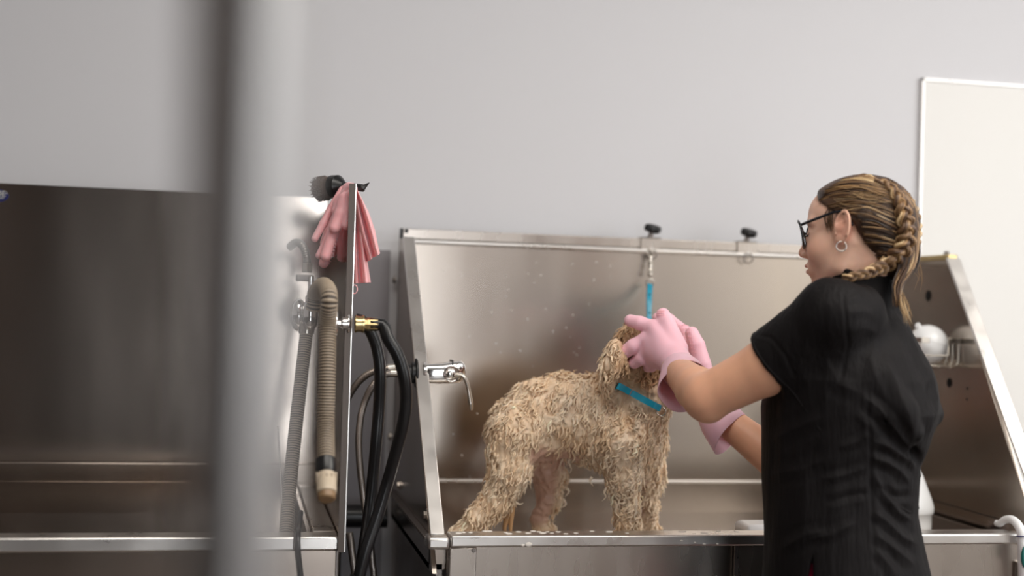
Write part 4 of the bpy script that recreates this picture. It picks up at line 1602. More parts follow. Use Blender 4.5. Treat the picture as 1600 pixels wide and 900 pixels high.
def ear_sdf(P, side=1):
    q = loc(P)
    q = np.stack([q[:, 0], q[:, 1] * side, q[:, 2]], 1)
    # tilt: the top leans back
    c, s = math.cos(.20), math.sin(.20)
    e = q - np.array([-.004, .0765, .012])
    f = c * e[:, 0] + s * e[:, 2]
    u = -s * e[:, 0] + c * e[:, 2]
    l = e[:, 1] + .35 * np.clip(f, -1, .0) + .18 * f
    E = np.stack([f, l, u], 1)
    d = ell(E, (0, 0, 0), (.0175, .0055, .0300))
    d = smin(d, ell(E, (.004, -.001, -.024), (.0085, .0048, .0090)), .006)
    rim = np.abs(np.linalg.norm(E[:, [0, 2]] / np.array([.0152, .0275]), axis=1) - 1) * .018
    d = smin(d, np.sqrt(rim ** 2 + (l - .0035) ** 2) - .0026 + .012 * (u < -.016) * 1.0, .002)
    d = smax(d, -ell(E, (.002, .0065, .002), (.0100, .0055, .0175)), .0035)
    d = smin(d, ell(E, (.0130, .0025, -.002), (.0040, .0032, .0060)), .004)
    d = smin(d, cap(E, (.006, .001, .004), (-.006, .002, .014), .0022, .0018), .004)
    d = smin(d, cap(E, (.006, -.012, -.006), (.004, -.004, -.004), .012, .010), .006)
    return d


def hair_cap(P):
    q = loc(P)
    al = np.abs(q[:, 1])
    d = ell(q, (-.010, 0, .030), (.0985, .0785, .0835))
    d = smin(d, ell(q, (.024, 0, .050), (.0600, .0630, .0520)), .02)
    # the back of the head down to the nape
    d = smin(d, cap(q, (-.062, 0, .005), (-.070, 0, -.050), .046, .036), .03)
    # hairline: forward limit as a function of height
    hx = np.interp(q[:, 2], [-.12, -.07, -.03, .0, .018, .036, .050, .070, .090, .12], [-.040, -.040, -.036, -.026, -.020, .008, .028, .056, .066, .070])
    cut = (q[:, 0] - hx) * .75
    return smax(d, cut, .010)


NK0, NK1 = hl(-.022, 0, -.035), W(1352, 472, 2.29)


def woman_skin(P):
    d = face_sdf(P)
    d = smin(d, cap(P, NK0, NK1, .050, .047), .022)
    e = np.minimum(ear_sdf(P, 1), ear_sdf(P, -1))
    d = smin(d, e, .003)
    # arms, shoulders and trunk under the tunic
    a = smin(cap(P, ARM_S, ARM_M, .048, .0490), cap(P, ARM_M, ARM_E, .0490, .0425), .01)
    mid_ = ARM_E + (ARM_W - ARM_E) * .30
    a = smin(a, cap(P, ARM_E, mid_, .0415, .0405), .012)
    a = smin(a, cap(P, mid_, ARM_W, .0405, .0295), .010)
    a = smin(a, ell(P, ARM_E + [.004, -.006, -.024], (.017, .017, .016)), .02)
    b = cap(P, RARM_S, RARM_E, .050, .042)
    mid_ = RARM_E + (RARM_W - RARM_E) * .3
    b = smin(b, cap(P, RARM_E, mid_, .042, .0415), .012)
    b = smin(b, cap(P, mid_, RARM_W, .0415, .0285), .010)
    d = smin(d, np.minimum(a, b), .018)
    t = cap(P, W(1335, 540, 2.30), W(1320, 700, 2.30), .055, .075)
    t = smin(t, cap(P, W(1320, 700, 2.30), W(1318, 960, 2.30), .085, .10), .03)
    t = smin(t, cap(P, ARM_S + [.0, 0, -.01], RARM_S - [0, 0, .02], .035, .035), .02)
    return smin(d, t, .03)


lo = np.minimum(np.minimum(ARM_W, RARM_W), W(1180, 990, 2.2)) - .06
lo[2] = W(1318, 985, 2.3)[2]
hi = np.array([W(1450, 400, 2.3)[0] + .05, 2.72, W(1340, 255, 2.3)[2]])
Vw, Qw = sdf_mesh(woman_skin, lo, hi, .0036)
inside = Vw[:, 2] > 0
base_w = np.array([W(1320, 800, 2.3)[0], 2.30, 0.0])
# the head is built finer and replaces the coarse one
hz = hl(0, 0, -.115)[2]


def head_fine(P):
    d = woman_skin(P)
    return smax(d, (hz - P[:, 2]), .0005)


def body_rest(P):
    return smax(woman_skin(P), P[:, 2] - (hz + .002), .0005)


Vh, Qh = sdf_mesh(head_fine, [HO[0] - .13, HO[1] - .13, hz - .004], [HO[0] + .13, HO[1] + .15, HO[2] + .12], .0015)
Vb, Qb = sdf_mesh(body_rest, lo, hi, .0034)


def skin_col(P):
    base = np.array(srgb(242, 196, 172)[:3])
    red = np.array(srgb(206, 122, 98)[:3])
    tan = np.array(srgb(230, 174, 142)[:3])
    q = loc(P)
    c = np.tile(base, (len(P), 1))
    arm = np.clip((hz - .02 - P[:, 2]) / .05, 0, 1)[:, None]
    c = c * (1 - arm) + tan * arm
    al = np.stack([q[:, 0], np.abs(q[:, 1]), q[:, 2]], 1)

    def blob(ctr, r):
        return np.clip(1 - np.linalg.norm((al - ctr) / r, axis=1), 0, 1)[:, None]
    for ctr, r, k in (((.060, .045, -.02), (.035, .035, .03), .45), ((.108, 0, -.022), (.02, .02, .02), .45), ((-.004, .08, .01), (.03, .02, .04), .55)):
        w = blob(np.array(ctr), np.array(r)) * k
        c = c * (1 - w) + red * w
    lip = np.array(srgb(176, 88, 78)[:3])
    w = np.clip(2.2 * blob(np.array([.100, 0, -.0530]), np.array([.014, .030, .0115])), 0, 1) * .8
    c = c * (1 - w) + lip * w
    brow = np.array(srgb(92, 62, 44)[:3])
    bd, bt = polydist(al[:, [1, 2]], np.array([(.010, .030), (.028, .036), (.048, .030)]))
    w = (np.clip(1 - bd / .0042, 0, 1) * (q[:, 0] > .045))[:, None] * .85
    c = c * (1 - w) + brow * w
    bd, _ = polydist(al[:, [1, 2]], np.array([(.018, .009), (.031, .0055), (.045, .010)]))
    w = (np.clip(1 - bd / .0018, 0, 1) * (q[:, 0] > .06))[:, None] * .9
    c = c * (1 - w) + brow * .35 * w
    hd_ = hair_cap(P)
    w = (np.clip(1 - (hd_ + .001) / .0085, 0, 1) ** 1.5 * .8 * (P[:, 2] > hz))[:, None]
    c = c * (1 - w) + np.array(srgb(120, 84, 54)[:3]) * w
    n = vnoise(P * 120, 31)[:, None]
    return np.clip(c * (1 + .035 * n), 0, 1)


mb = MB().add(Vb, Qb, skin_col(Vb)).add(Vh, Qh, skin_col(Vh))
person = mb.build('person', M['skin'], None, smooth=180, base=base_w, color=True)
tag(person, 'woman in black tunic, glasses and braids washing the dog with pale pink gloves', 'person')
for f_ in (1,):
    MB().ball(hl(.1005, .0165, -.0235), .0014, 10).build('nose_stud', M['silver'], person, smooth=180)
    MB().torus(hl(.000, .0815, -.0235), nrm(.93 * HLv - .37 * HFv), .0088, .0011, 32, 10).build('earring', M['silver'], person, smooth=180)
# lashes
for s in (1, -1):
    mb = MB()
    for k in range(14):
        a = -1 + 2 * k / 13
        p0 = hl(.0835 - .008 * a * a, s * (.031 + .013 * a), .0085)
        p1 = hl(.0920 - .008 * a * a, s * (.0325 + .017 * a), .0055)
        mb.tube([p0, (p0 + p1) / 2 - HUv * .0008, p1], [.0005, .0004, .0001], 4)
    mb.build('eyelashes', M['black'], person, smooth=0)

# glasses ---------------------------------------------------------------
gl = None
tilt = math.radians(9)
GUP = nrm(HUv * math.cos(tilt) + HFv * math.sin(tilt))
GFW = nrm(HFv * math.cos(tilt) - HUv * math.sin(tilt))


def gp(f, l, u, o=(.103, 0, .008)):
    return hl(*o) + GFW * f + HLv * l + GUP * u


def rim(s):
    an = np.arange(48) * 2 * math.pi / 48
    x = .0300 * np.sign(np.cos(an)) * np.abs(np.cos(an)) ** .85
    y = .0255 * np.sign(np.sin(an)) * np.abs(np.sin(an)) ** .9
    y = y + .003 * (x / .0300) * (y > 0)
    return np.array([gp(-.30 * (abs(.036 + x_) ** 2) / .06, s * (.036 + x_), y_) for x_, y_ in zip(x, y)])


mb = MB()
for s in (1, -1):
    mb.tube(rim(s), .0021, 8, closed=True)
mb.tube(smooth_path([gp(0, .0085, .006), gp(.004, 0, .009), gp(0, -.0085, .006)], 14), .0022, 8)
g_frame = mb.build('glasses', M['frame'], person, smooth=180)
for s in (1, -1):
    R_ = rim(s)
    ctr = R_.mean(0)
    V_ = np.vstack([ctr[None], ctr + (R_ - ctr) * .97])
    F_ = [(0, 1 + i, 1 + (i + 1) % 48) for i in range(48)]
    MB().add(V_, F_).build('lens', M['lens'], g_frame, smooth=180, solid=.0012)
    h0 = gp(-.024, s * .0675, .013)
    e0 = hl(.004, s * .0800, .040)
    P_ = smooth_path([h0, (h0 * .6 + e0 * .4) + HLv * s * .004, e0, hl(-.012, s * .079, .030), hl(-.022, s * .076, .012)], 40)
    MB().tube(P_, np.interp(np.arange(40), [0, 20, 30, 39], [.0028, .0026, .0022, .002]), 8, ref=HLv, flat=.6).build('temple', M['frame'], g_frame, smooth=180)

# hair -----------------------------------------------------------------
def hair_sol(P):
    return hair_cap(P)


lo_, hi_ = HO + np.array([-.16, -.16, -.13]), HO + np.array([.16, .16, .14])


def cap_groove(P):
    q = loc(P)
    n = vnoise(np.stack([q[:, 0] * 18, q[:, 1] * 60, q[:, 2] * 90], 1), 41)
    return hair_cap(P) - .0012 * n


Vc, Qc = sdf_mesh(cap_groove, lo_, hi_, .0022)
DARK = np.array(srgb(46, 32, 23)[:3])
MIDB = np.array(srgb(90, 63, 42)[:3])
BLON = np.array(srgb(172, 136, 92)[:3])
HIBL = np.array(srgb(216, 188, 144)[:3])


def hair_col(k):
    if k < .45:
        return DARK * (1 - k / .45) + MIDB * (k / .45)
    if k < .85:
        w = (k - .45) / .4
        return MIDB * (1 - w) + BLON * w
    w = (k - .85) / .15
    return BLON * (1 - w) + HIBL * w


qn = loc(Vc)
kk = np.clip(.16 + .22 * vnoise(np.stack([qn[:, 0] * 20, qn[:, 1] * 70, qn[:, 2] * 110], 1), 43), 0, 1)
hair = MB().add(Vc, Qc, np.array([hair_col(x) for x in kk])).build('hair', M['hair'], person, smooth=180, color=True)


def lock(mb, ctrl, r, k, n=18, lift=.0015, taper=(.5, 1, .9, .3), flat=.55, fn=None, keepcap=True):
    P = np.array([c if len(c) == 3 else None for c in ctrl], float)
    Q_ = smooth_path(P, n)
    rr = r * np.interp(np.linspace(0, 1, n), np.linspace(0, 1, len(taper)), taper)
    base = hair_col(np.clip(k, 0, 1))
    c = np.tile(base, (n, 1))
    mb.tube(Q_, rr, 6, col=c, flat=flat)


def hseg(pxs, lift=.002):
    out = []
    last = None
    for a, b in pxs:
        h = hit(a, b, hair_cap, 1.9, 3.0, lift)
        if h is None:
            if last is None:
                continue
            h = CAM + ray(a, b) * np.linalg.norm(last - CAM)
        out.append(h)
        last = h
    return np.array(out)


# the front braid's course over the side of the head, then along the collar
BRD = [(1366, 284), (1382, 287), (1396, 300), (1406, 320), (1412, 345), (1414, 368), (1408, 388), (1394, 402)]
hairline = [(1352, 276), (1335, 277), (1318, 281), (1303, 288), (1291, 296), (1284, 305), (1280, 314), (1286, 322), (1295, 326), (1305, 328), (1318, 328), (1333, 334),
            (1343, 345), (1349, 362), (1352, 380), (1353, 398), (1354, 410)]
HLN = smooth_path(np.array(hairline, float), 150)
BRN = smooth_path(np.array(BRD, float), 150)
mb = MB()
for i in range(150):
    t_ = i / 149
    a = HLN[min(149, max(0, int(i + RNG.normal(0, 2))))] + RNG.normal(0, 1.2, 2)
    tb = min(1, .04 + .96 * t_ ** .95)
    b = BRN[int(tb * 149)] + RNG.normal(0, 2, 2)
    # bow of the strands: swept up and back
    m1 = a * .66 + b * .34 + np.array([0, -10 * math.sin(math.pi * min(1, t_ * 1.3)) - 2]) + RNG.normal(0, 1.5, 2)
    m2 = a * .33 + b * .67 + np.array([0, -9 * math.sin(math.pi * min(1, t_ * 1.3)) - 2]) + RNG.normal(0, 1.5, 2)
    P_ = hseg([a, m1, m2, b], .0012 + .0016 * RNG.random())
    if len(P_) < 3:
        continue
    k = np.clip(.27 + .38 * RNG.normal() + .34 * (1 - t_) ** 2, .0, 1)
    lock(mb, P_, RNG.uniform(.0018, .0036), k)
# behind the braid: strands falling down the back of the head
for i in range(90):
    t_ = RNG.random()
    a = np.array([1384 + 14 * t_, 279 + 8 * t_]) + RNG.normal(0, 2, 2)
    m1 = np.array([1414 + 12 * t_, 318 + 6 * t_]) + RNG.normal(0, 2.5, 2)
    m2 = np.array([1421 + 13 * t_, 368]) + RNG.normal(0, 2.5, 2)
    m3 = np.array([1408 + 22 * t_, 415]) + RNG.normal(0, 2.5, 2)
    P_ = hseg([a, m1, m2, m3], .0012 + .002 * RNG.random())
    if len(P_) < 4:
        continue
    e1 = W(1394 + 18 * t_, 446, 2.205 + .02 * RNG.random())
    e2 = W(1399 + 8 * t_ + RNG.normal(0, 2), 472 + 8 * RNG.random(), 2.20)
    lock(mb, np.vstack([P_, e1, e2]), RNG.uniform(.0022, .0042), np.clip(.30 + .28 * RNG.normal(), 0, .95), n=24, taper=(.4, 1, 1, .9, .25))
# sideburn wisps and loose hairs
for i in range(26):
    a = np.array([1292 + 12 * RNG.random(), 322 + 6 * RNG.random()])
    P_ = [hit(a[0], a[1], woman_skin, 1.9, 3, .001), hit(a[0] - 3 + RNG.normal(0, 2), a[1] + 14, woman_skin, 1.9, 3, .0015),
          hit(a[0] - 1 + RNG.normal(0, 3), a[1] + 28 + 12 * RNG.random(), woman_skin, 1.9, 3, .0012)]
    if any(p is None for p in P_):
        continue
    lock(mb, np.array(P_), .0006, .3 + .3 * RNG.random(), n=12)
for i in range(34):
    a = np.array([1300 + 60 * RNG.random(), 290 + 30 * RNG.random()])
    b = a + np.array([30 + 25 * RNG.random(), -6 + 22 * RNG.random()])
    P_ = hseg([a, (a + b) / 2 + RNG.normal(0, 5, 2), b], .005 + .003 * RNG.random())
    if len(P_) == 3:
        lock(mb, P_, .00055, .75 + .25 * RNG.random(), n=14)
for i in range(22):
    a = np.array([1405 + 8 * RNG.random(), 455 + 16 * RNG.random()])
    P_ = np.array([W(a[0], a[1], 2.20), W(a[0] + 4 + RNG.normal(0, 3), a[1] + 18, 2.20 + RNG.normal(0, .008)), W(a[0] + 9 + RNG.normal(0, 5), a[1] + 34 + 12 * RNG.random(), 2.195 + RNG.normal(0, .012))])
    lock(mb, P_, .0006, .7 + .3 * RNG.random(), n=12)
for i in range(16):
    a = np.array([1425 + 8 * RNG.random(), 370 + 60 * RNG.random()])
    P_ = np.array([W(a[0], a[1], 2.33), W(a[0] + 8, a[1] + 6 + RNG.normal(0, 5), 2.33), W(a[0] + 8 + RNG.normal(0, 4), a[1] + 24 + RNG.normal(0, 6), 2.33)])
    lock(mb, P_, .0004, .8, n=12)
st_ = mb.build('hair_strands', M['hair'], hair, smooth=180, color=True)
tag(st_, kind='stuff')


def braid(P, width, turns, seed, name, lab=None, taper=None):
    """a three-strand plait along P"""
    n = 34 * turns
    C_ = smooth_path(P, n)
    T_ = np.gradient(C_, axis=0)
    T_ /= np.linalg.norm(T_, axis=1)[:, None]
    out = np.array([nrm(p - HO) for p in C_])
    nv = out - (out * T_).sum(1)[:, None] * T_
    nv /= np.linalg.norm(nv, axis=1)[:, None]
    sv = np.cross(T_, nv)
    wd_ = width * (np.interp(np.linspace(0, 1, n), np.linspace(0, 1, len(taper)), taper) if taper else 1)
    mb = MB()
    rg = np.random.default_rng(seed)
    for k in range(3):
        ph = np.linspace(0, turns * 2 * math.pi, n) + k * 2 * math.pi / 3
        x = np.sin(ph) * .55 * wd_
        z = np.sin(2 * ph) * .26 * wd_
        core = C_ + sv * x[:, None] + nv * (z + .2 * wd_)[:, None]
        # each strand is a bundle of finer ones
        for j in range(9):
            a = 2 * math.pi * j / 8
            rr = .26 * wd_ if j < 8 else 0 * wd_
            off = sv * (math.cos(a) * rr)[:, None] + nv * (math.sin(a) * rr)[:, None]
            kk_ = np.clip(.70 + .26 * rg.normal(), .15, 1)
            col = np.tile(hair_col(kk_), (n, 1))
            mb.tube(core + off, (.165 if j < 8 else .27) * wd_, 6, col=col)
    return mb.build(name, M['hair'], hair, smooth=180, color=True)


B1 = hseg(BRD, .003)
tail = np.array([W(1384, 411, 2.222), W(1366, 420, 2.205), W(1348, 427, 2.19), W(1330, 432, 2.185), W(1316, 434, 2.188)])
braid(np.vstack([B1, tail]), .0185, 6, 5, 'braid', taper=(.42, .6, .85, 1.05, 1.12, 1.05, .9, .72, .55, .4))
Pb2 = np.array([hl(-.012, -.03, .108), hl(-.062, -.05, .082), hl(-.086, -.055, .03), hl(-.080, -.055, -.03), hl(-.062, -.05, -.075), hl(-.04, -.06, -.095), hl(0, -.065, -.10)])
braid(Pb2, .0140, 7, 6, 'braid', taper=(.5, .8, 1.05, 1.1, 1.0, .8, .5))

# tunic ----------------------------------------------------------------
TUN = [(432, 1360, 40, .05), (452, 1358, 48, .075), (480, 1352, 52, .115), (510, 1342, 80, .15), (550, 1330, 106, .165), (590, 1325, 124, .17), (640, 1326, 134, .168),
       (690, 1318, 126, .158), (720, 1312, 119, .152), (760, 1312, 117, .155), (800, 1313, 116, .160), (850, 1318, 120, .168), (900, 1322, 127, .175), (960, 1325, 136, .18), (1030, 1325, 140, .18)]
tz_, tx_, ty_, ta_, tb_ = [], [], [], [], []
for y, cx_, hw, b in TUN:
    c = W(cx_, y, WY)
    w = hw * KW
    a = math.sqrt(max(w * w - (.375 * b) ** 2, (.35 * w) ** 2)) / .927
    tz_.append(c[2]); tx_.append(c[0]); ty_.append(c[1]); ta_.append(a); tb_.append(b)
o_ = np.argsort(tz_)
tz_, tx_, ty_, ta_, tb_ = [np.array(v)[o_] for v in (tz_, tx_, ty_, ta_, tb_)]
ZHEM = tz_[0] + .01
HEM = W(1207, 566, 2.265)
HEMD = nrm(HEM - ARM_S)
RHEM = RARM_S + (RARM_E - RARM_S) * .55
SLIT = W(1268, 868, 2.12)
FOLD_A = [W(1398, 560, 2.27), W(1436, 632, 2.265), W(1473, 652, 2.27)]


def torso_only(P):
    cx_, cy_ = np.interp(P[:, 2], tz_, tx_), np.interp(P[:, 2], tz_, ty_)
    a, b = np.interp(P[:, 2], tz_, ta_), np.interp(P[:, 2], tz_, tb_)
    q = np.stack([P[:, 0] - cx_, P[:, 1] - cy_], 1)
    f, l = q @ TF[:2], q @ TL[:2]
    return (np.sqrt((f / a) ** 2 + (l / b) ** 2) - 1) * np.minimum(a, b) * .9


PCH = [hit(px, py, torso_only, 1.6, 3.2, -r_) for px, py, r_ in ((1366, 592, .036), (1400, 640, .022), (1424, 676, .010))]


def tunic_sdf(P):
    cx_, cy_ = np.interp(P[:, 2], tz_, tx_), np.interp(P[:, 2], tz_, ty_)
    a, b = np.interp(P[:, 2], tz_, ta_), np.interp(P[:, 2], tz_, tb_)
    q = np.stack([P[:, 0] - cx_, P[:, 1] - cy_], 1)
    f, l = q @ TF[:2], q @ TL[:2]
    r = np.sqrt((f / a) ** 2 + (l / b) ** 2) + 1e-6
    d = (r - 1) * np.minimum(a, b) * .9
    d = smax(d, P[:, 2] - tz_[-1], .01)
    d = smax(d, ZHEM - P[:, 2], .004)
    # shoulders and sleeves
    s = cap(P, ARM_S + [.055, .02, .006], ARM_S, .052, .061)
    s = smin(s, cap(P, ARM_S, HEM + HEMD * .03, .0615, .0585), .02)
    s = smax(s, (P - HEM) @ HEMD, .002)
    s2 = smin(cap(P, RARM_S - [0, .06, 0], RARM_S, .05, .056), cap(P, RARM_S, RHEM, .056, .058), .02)
    s2 = smax(s2, (P - RHEM) @ nrm(RHEM - RARM_S), .002)
    d = smin(d, s, .028)
    d = smin(d, s2, .03)
    # loose pouch of cloth at the back
    g = smin(cap(P, W(1378, 520, 2.265), W(1415, 600, 2.265), .048, .050), cap(P, W(1415, 600, 2.265), W(1447, 641, 2.262), .050, .022), .015)
    g = smin(g, cap(P, W(1447, 641, 2.262), W(1459, 648, 2.262), .026, .0175), .012)
    g = smin(g, cap(P, W(1447, 645, 2.258), W(1428, 696, 2.250), .020, .006), .012)
    d = smin(d, g, .022)
    d = smin(d, cap(P, PCH[0], PCH[1], .040, .034), .014)
    d = smin(d, cap(P, PCH[1], PCH[2], .034, .022), .014)
    # crease under the pouch
    cr = np.minimum(cap(P, W(1440, 722, 2.20), W(1425, 706, 2.19), .010, .010), cap(P, W(1425, 706, 2.19), W(1384, 655, 2.145), .010, .002))
    d = smax(d, -cr, .010)
    # small fold of cloth at the waist
    d = smin(d, cap(P, W(1418, 735, 2.26), W(1433, 742, 2.262), .016, .008), .008)
    # stand collar
    c0, c1 = W(1357, 472, 2.285), W(1343, 413, 2.285)
    k = cap(P, c0, c1, .0590, .0555)
    ax_ = nrm(c1 - c0)
    top_ = (P - c1) @ nrm(ax_ + .45 * (-TF))
    k = smax(k, top_ - .0, .003)
    k = smax(k, -cap(P, c0 + ax_ * .02, c1 + ax_ * .08, .0505, .0465), .002)
    d = smin(d, k, .010)
    # slit at the hem
    e = SLIT - P
    hgt = np.clip((SLIT[2] - P[:, 2]), 0, 1)
    sv_ = (P - SLIT) @ np.array([.897, -.443, 0]) + .06 * hgt
    wdt = np.abs(sv_) - .115 * hgt
    sl = np.maximum(wdt, P[:, 2] - SLIT[2])
    sl = np.maximum(sl, P[:, 1] - 2.21)
    d = smax(d, -sl * .9, .001)
    return d


FOLDS = [  # polylines of the view, height of the fold (m), width (px)
    ([(1320, 448), (1318, 470), (1322, 500), (1325, 540), (1315, 590), (1290, 630)], -.0018, 3),
    ([(1356, 600), (1357, 650), (1360, 700), (1361, 760), (1364, 820), (1369, 900)], -.0026, 3.5),
    ([(1365, 690), (1395, 700), (1422, 722)], .0040, 7), ([(1362, 715), (1385, 722), (1405, 735), (1420, 755)], .0050, 7), ([(1366, 740), (1378, 768), (1402, 800), (1425, 815)], .0050, 6),
    ([(1372, 760), (1395, 776), (1425, 775)], -.0035, 6), ([(1366, 800), (1385, 815), (1410, 840), (1432, 850)], .0045, 7), ([(1368, 835), (1395, 855), (1430, 885)], .0040, 7),
    ([(1370, 860), (1390, 885), (1400, 905)], .0040, 7), ([(1362, 675), (1340, 690), (1310, 700)], .0022, 6), ([(1355, 730), (1320, 742), (1285, 750)], .0025, 6),
    ([(1358, 770), (1325, 775), (1290, 786)], -.0025, 6), ([(1340, 815), (1300, 835), (1260, 845)], .0025, 7), ([(1220, 860), (1260, 835), (1290, 830)], .0030, 8),
    ([(1205, 690), (1240, 670), (1290, 650)], .0022, 9), ([(1205, 740), (1250, 735), (1300, 715)], .0020, 9), ([(1270, 480), (1262, 520), (1250, 570)], .0020, 10),
    ([(1325, 470), (1340, 462), (1352, 468)], .0012, 5), ([(1325, 490), (1345, 485), (1365, 490)], .0014, 6), ([(1328, 520), (1350, 512), (1370, 520)], .0012, 7),
    ([(1370, 600), (1360, 560), (1372, 520), (1385, 490)], .0022, 8), ([(1400, 520), (1415, 570), (1430, 610)], .0024, 8), ([(1385, 560), (1400, 600), (1420, 650), (1428, 690)], .0030, 8),
    ([(1455, 590), (1450, 620), (1440, 660), (1430, 700)], -.0030, 6), ([(1462, 610), (1464, 640), (1450, 680)], .003, 5), ([(1350, 620), (1375, 640), (1400, 670), (1425, 705)], .0045, 7),
    ([(1345, 640), (1370, 660), (1395, 690), (1418, 716)], -.0035, 6), ([(1180, 522), (1205, 528), (1228, 556), (1246, 600)], -.0012, 3), ([(1290, 560), (1310, 600), (1345, 615)], .0025, 9),
]


def tunic_full(P):
    d = tunic_sdf(P)
    n = vnoise(P * np.array([14, 14, 7]), 51) * .0028 + vnoise(P * np.array([42, 42, 16]), 52) * .0014 + vnoise(P * np.array([90, 90, 22]), 53) * .0006
    return d - n


lo_ = np.array([HEM[0] - .09, 2.02, ZHEM - .012])
hi_ = np.array([W(1490, 650, 2.3)[0] + .03, 2.60, W(1345, 405, 2.28)[2] + .03])
Vt, Qt = sdf_mesh(tunic_full, lo_, hi_, .0027)
Nt = normals(Vt, Qt)
xy = PX(Vt)
vis = ((Vt - CAM) * Nt).sum(1) < 0
for pl, am, wd_ in FOLDS:
    dd, tt = polydist(xy, pl)
    tp = np.clip(np.minimum(tt, 1 - tt) * 5 + .15, 0, 1)
    Vt = Vt + Nt * (vis * am * np.exp(-(dd / (.75 * wd_)) ** 1.3) * tp)[:, None]
    Vt = Vt - Nt * (vis * am * .35 * np.exp(-((dd - 1.9 * wd_) / (.8 * wd_)) ** 2) * tp)[:, None]
tun = MB().add(Vt, Qt).build('tunic', M['tunic'], person, smooth=180)
# turned hem of the sleeve
a_ = nrm(np.cross(HEMD, (0, 0, 1)))
b_ = np.cross(HEMD, a_)
P_ = []
for x in np.arange(40) * 2 * math.pi / 40:
    q_ = HEM - HEMD * .006
    r_ = .050
    dv = math.cos(x) * a_ + math.sin(x) * b_
    for _ in range(24):
        e = float(tunic_full((q_ + dv * r_)[None])[0])
        if abs(e) < .0005:
            break
        r_ -= e * .8
    P_.append(q_ + dv * r_)
MB().tube(np.array(P_), .0022, 8, closed=True).build('sleeve_hem', M['tunic'], tun, smooth=180)


# trousers and shoes
def pants_sdf(P):
    cx_, cy_ = np.interp(P[:, 2], tz_, tx_), np.interp(P[:, 2], tz_, ty_)
    a, b = np.interp(P[:, 2], tz_, ta_) - .016, np.interp(P[:, 2], tz_, tb_) - .016
    q = np.stack([P[:, 0] - cx_, P[:, 1] - cy_], 1)
    f, l = q @ TF[:2], q @ TL[:2]
    d = (np.sqrt((f / a) ** 2 + (l / b) ** 2) - 1) * np.minimum(a, b) * .9
    d = smax(d, P[:, 2] - W(1320, 850, 2.3)[2], .01)
    d = smax(d, tz_[0] - .01 - P[:, 2], .01)
    for s in (1, -1):
        h_ = np.array([base_w[0], base_w[1], .0]) + TL * .085 * s
        e = smin(cap(P, h_ + [0, 0, .72], h_ + TF * .02 + [0, 0, .46], .098, .068), cap(P, h_ + TF * .02 + [0, 0, .46], h_ + [0, 0, .10], .066, .052), .02)
        e = smax(e, .085 - P[:, 2], .003)
        d = smin(d, e, .03)
    return d


Vp, Qp = sdf_mesh(pants_sdf, [base_w[0] - .25, 2.0, .07], [base_w[0] + .25, 2.58, W(1320, 840, 2.3)[2]], .009)
MB().add(Vp, Qp).build('trousers', M['pants'], person, smooth=180)
for s in (1, -1):
    h_ = np.array([base_w[0], base_w[1], .0]) + TL * .085 * s

    def shoe(P):
        d = cap(P, h_ + TF * -.03 + [0, 0, .05], h_ + TF * .13 + [0, 0, .036], .046, .038)
        d = smin(d, cap(P, h_ + [0, 0, .05], h_ + [0, 0, .11], .045, .042), .02)
        return smax(d, .002 - P[:, 2], .004)
    Vs, Qs = sdf_mesh(shoe, h_ - [.25, .25, .01], h_ + np.array([.25, .25, .17]), .006)
    MB().add(Vs, Qs).build('shoe', M['shoe'], person, smooth=180)


# worn gloves ------------------------------------------------------------
def glove(name, palm, fingers, wrist, cend, cax, h=.0013):
    def fn(P):
        d = None
        for a, b, ra, rb in palm:
            e = cap(P, a, b, ra, rb)
            d = e if d is None else smin(d, e, .012)
        for fp, rs in fingers:
            e = None
            for i in range(len(fp) - 1):
                g = cap(P, fp[i], fp[i + 1], rs[i], rs[i + 1])
                e = g if e is None else smin(e, g, .005)
            d = smin(d, e, .005)
        return smax(d, (P - cend) @ cax, .003)
    al = np.vstack([np.array(f[0]) for f in fingers] + [np.array([p[0], p[1]]) for p in palm])
    V_, Q_ = sdf_mesh(fn, al.min(0) - .035, al.max(0) + .035, h)
    mb = MB().add(V_, Q_)
    g = mb.build(name, M['pink_pale'], person, smooth=180)
    return g, fn


def ring_at(c, ax, r, n=48, sx=1.0, ref=(0, 0, 1), wob=0, seed=0, ph=0.):
    ax = nrm(ax)
    a = nrm(np.cross(ax, ref))
    b = np.cross(ax, a)
    an = np.arange(n) * 2 * math.pi / n
    rr = r * (1 + wob * np.sin(3 * an + ph) + .6 * wob * np.sin(5 * an + 2 * ph))
    return np.asarray(c) + rr[:, None] * (np.cos(an)[:, None] * a * sx + np.sin(an)[:, None] * b)


# left glove (nearer): back of the hand towards us
Wl = W(1056, 566, 2.575)
K1, K2, K3, K4 = W(1021, 512, 2.655), W(1010, 530, 2.662), W(1011, 548, 2.660), W(1022, 564, 2.650)
palmL = [(Wl, W(1062, 580, 2.550), .029, .0375), (Wl, K1, .026, .0165), (Wl, K2, .026, .0165), (Wl, K3, .026, .0160), (Wl, K4, .025, .0150), (W(1060, 545, 2.60), W(1040, 505, 2.645), .020, .0165)]
fL = [([K1, W(1000, 505, 2.675), W(985, 501, 2.690)], [.0155, .0142, .0130]),
      ([K2, W(990, 541, 2.672), W(973, 552, 2.690)], [.0155, .0150, .0140]),
      ([K3, W(1003, 560, 2.668), W(991, 567, 2.686)], [.0150, .0135, .0125]),
      ([K4, W(1017, 572, 2.668), W(1012, 574, 2.692)], [.0135, .0120, .0105]),
      ([W(1056, 540, 2.605), W(1043, 505, 2.640), W(1036, 492, 2.655)], [.0200, .0155, .0145])]
axL = nrm(ARM_E - ARM_W)
CL = W(1062, 580, 2.550)
gl_, fnL = glove('glove', palmL, fL, Wl, CL, axL)
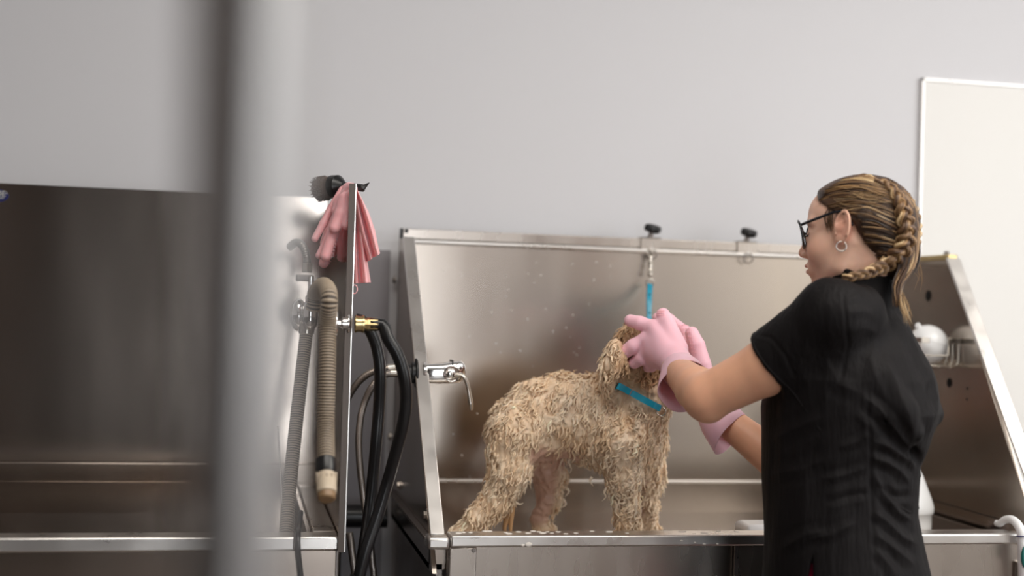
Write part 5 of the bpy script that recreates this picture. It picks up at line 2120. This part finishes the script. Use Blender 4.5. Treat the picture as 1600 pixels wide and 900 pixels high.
ringsL = [ring_at(CL - axL * .010, axL, .0335), ring_at(CL - axL * .002, axL, .0372), ring_at(CL + axL * .004, axL, .0385),
          ring_at(W(1066, 590, 2.53), nrm(axL + [0, 0, -.10]), .0455, wob=.02), ring_at(W(1070, 605, 2.508), nrm(axL + [.0, 0, -.2]), .0560, sx=.9, wob=.05, ph=.6)]
cuffL = MB().loft(ringsL).build('glove_cuff', M['pink_pale'], gl_, smooth=180, solid=.0016)

# right glove (behind): palm side with bristles
Wr = W(1101, 600, 2.69)
J1, J2, J3, J4 = W(1070, 520, 2.765), W(1062, 535, 2.785), W(1062, 552, 2.795), W(1066, 568, 2.79)
palmR = [(Wr, W(1110, 634, 2.668), .030, .0365), (Wr, J1, .024, .016), (Wr, J2, .024, .016), (Wr, J3, .024, .016), (Wr, J4, .024, .015), (W(1100, 590, 2.69), W(1092, 555, 2.70), .022, .0175)]
fR = [([J1, W(1045, 500, 2.80), W(1028, 497, 2.815)], [.0150, .0135, .0125]),
      ([J2, W(1045, 520, 2.82), W(1025, 515, 2.835)], [.0150, .0135, .0125]),
      ([J3, W(1045, 542, 2.83), W(1028, 540, 2.845)], [.0145, .0135, .0125]),
      ([J4, W(1050, 565, 2.825), W(1035, 566, 2.84)], [.0135, .0120, .0105]),
      ([W(1096, 570, 2.69), W(1089, 540, 2.70), W(1081, 521, 2.712)], [.0205, .0168, .0145])]
axR = nrm(RARM_E - RARM_W)
CR = W(1110, 634, 2.668)
axC = nrm(axR + [0, 0, -.25])
gr_, fnR = glove('glove', palmR, fR, Wr, CR, axC)
rr_ = [ring_at(CR - axC * .010, axC, .033), ring_at(CR - axC * .002, axC, .0364), ring_at(CR + axC * .004, axC, .0378),
       ring_at(W(1122, 653, 2.645), nrm(axR + [0, 0, -.2]), .044, wob=.015), ring_at(W(1141, 680, 2.615), axR, .0505, sx=.9, wob=.04, ph=1.3)]
MB().loft(rr_).build('glove_cuff', M['pink_pale'], gr_, smooth=180, solid=.0016)


def palm_bristles(parent, lst, fn, d, ln, mt):
    mb = MB()
    for px, py in lst:
        h_ = hit(px, py, fn, 2.0, 3.2)
        if h_ is None:
            continue
        mb.tube([h_ - d * -.001, h_ + d * ln], [.0010, .0006], 6)
    return tag(mb.build('bristles', M[mt], parent, smooth=0), kind='stuff') if mb.n else None


grid = [(1058 + 4.2 * i + 1.6 * j, 508 + 6 * j + RNG.uniform(-1, 1)) for i in range(5) for j in range(8)]
palm_bristles(gr_, grid, fnR, nrm((-.35, -.85, .1)), .006, 'pink')
grid = [(1028 + 2.6 * i, 486 + 3 * j) for i in range(5) for j in range(3)]
palm_bristles(gl_, grid, fnL, nrm((-.8, -.4, .1)), .003, 'pink')
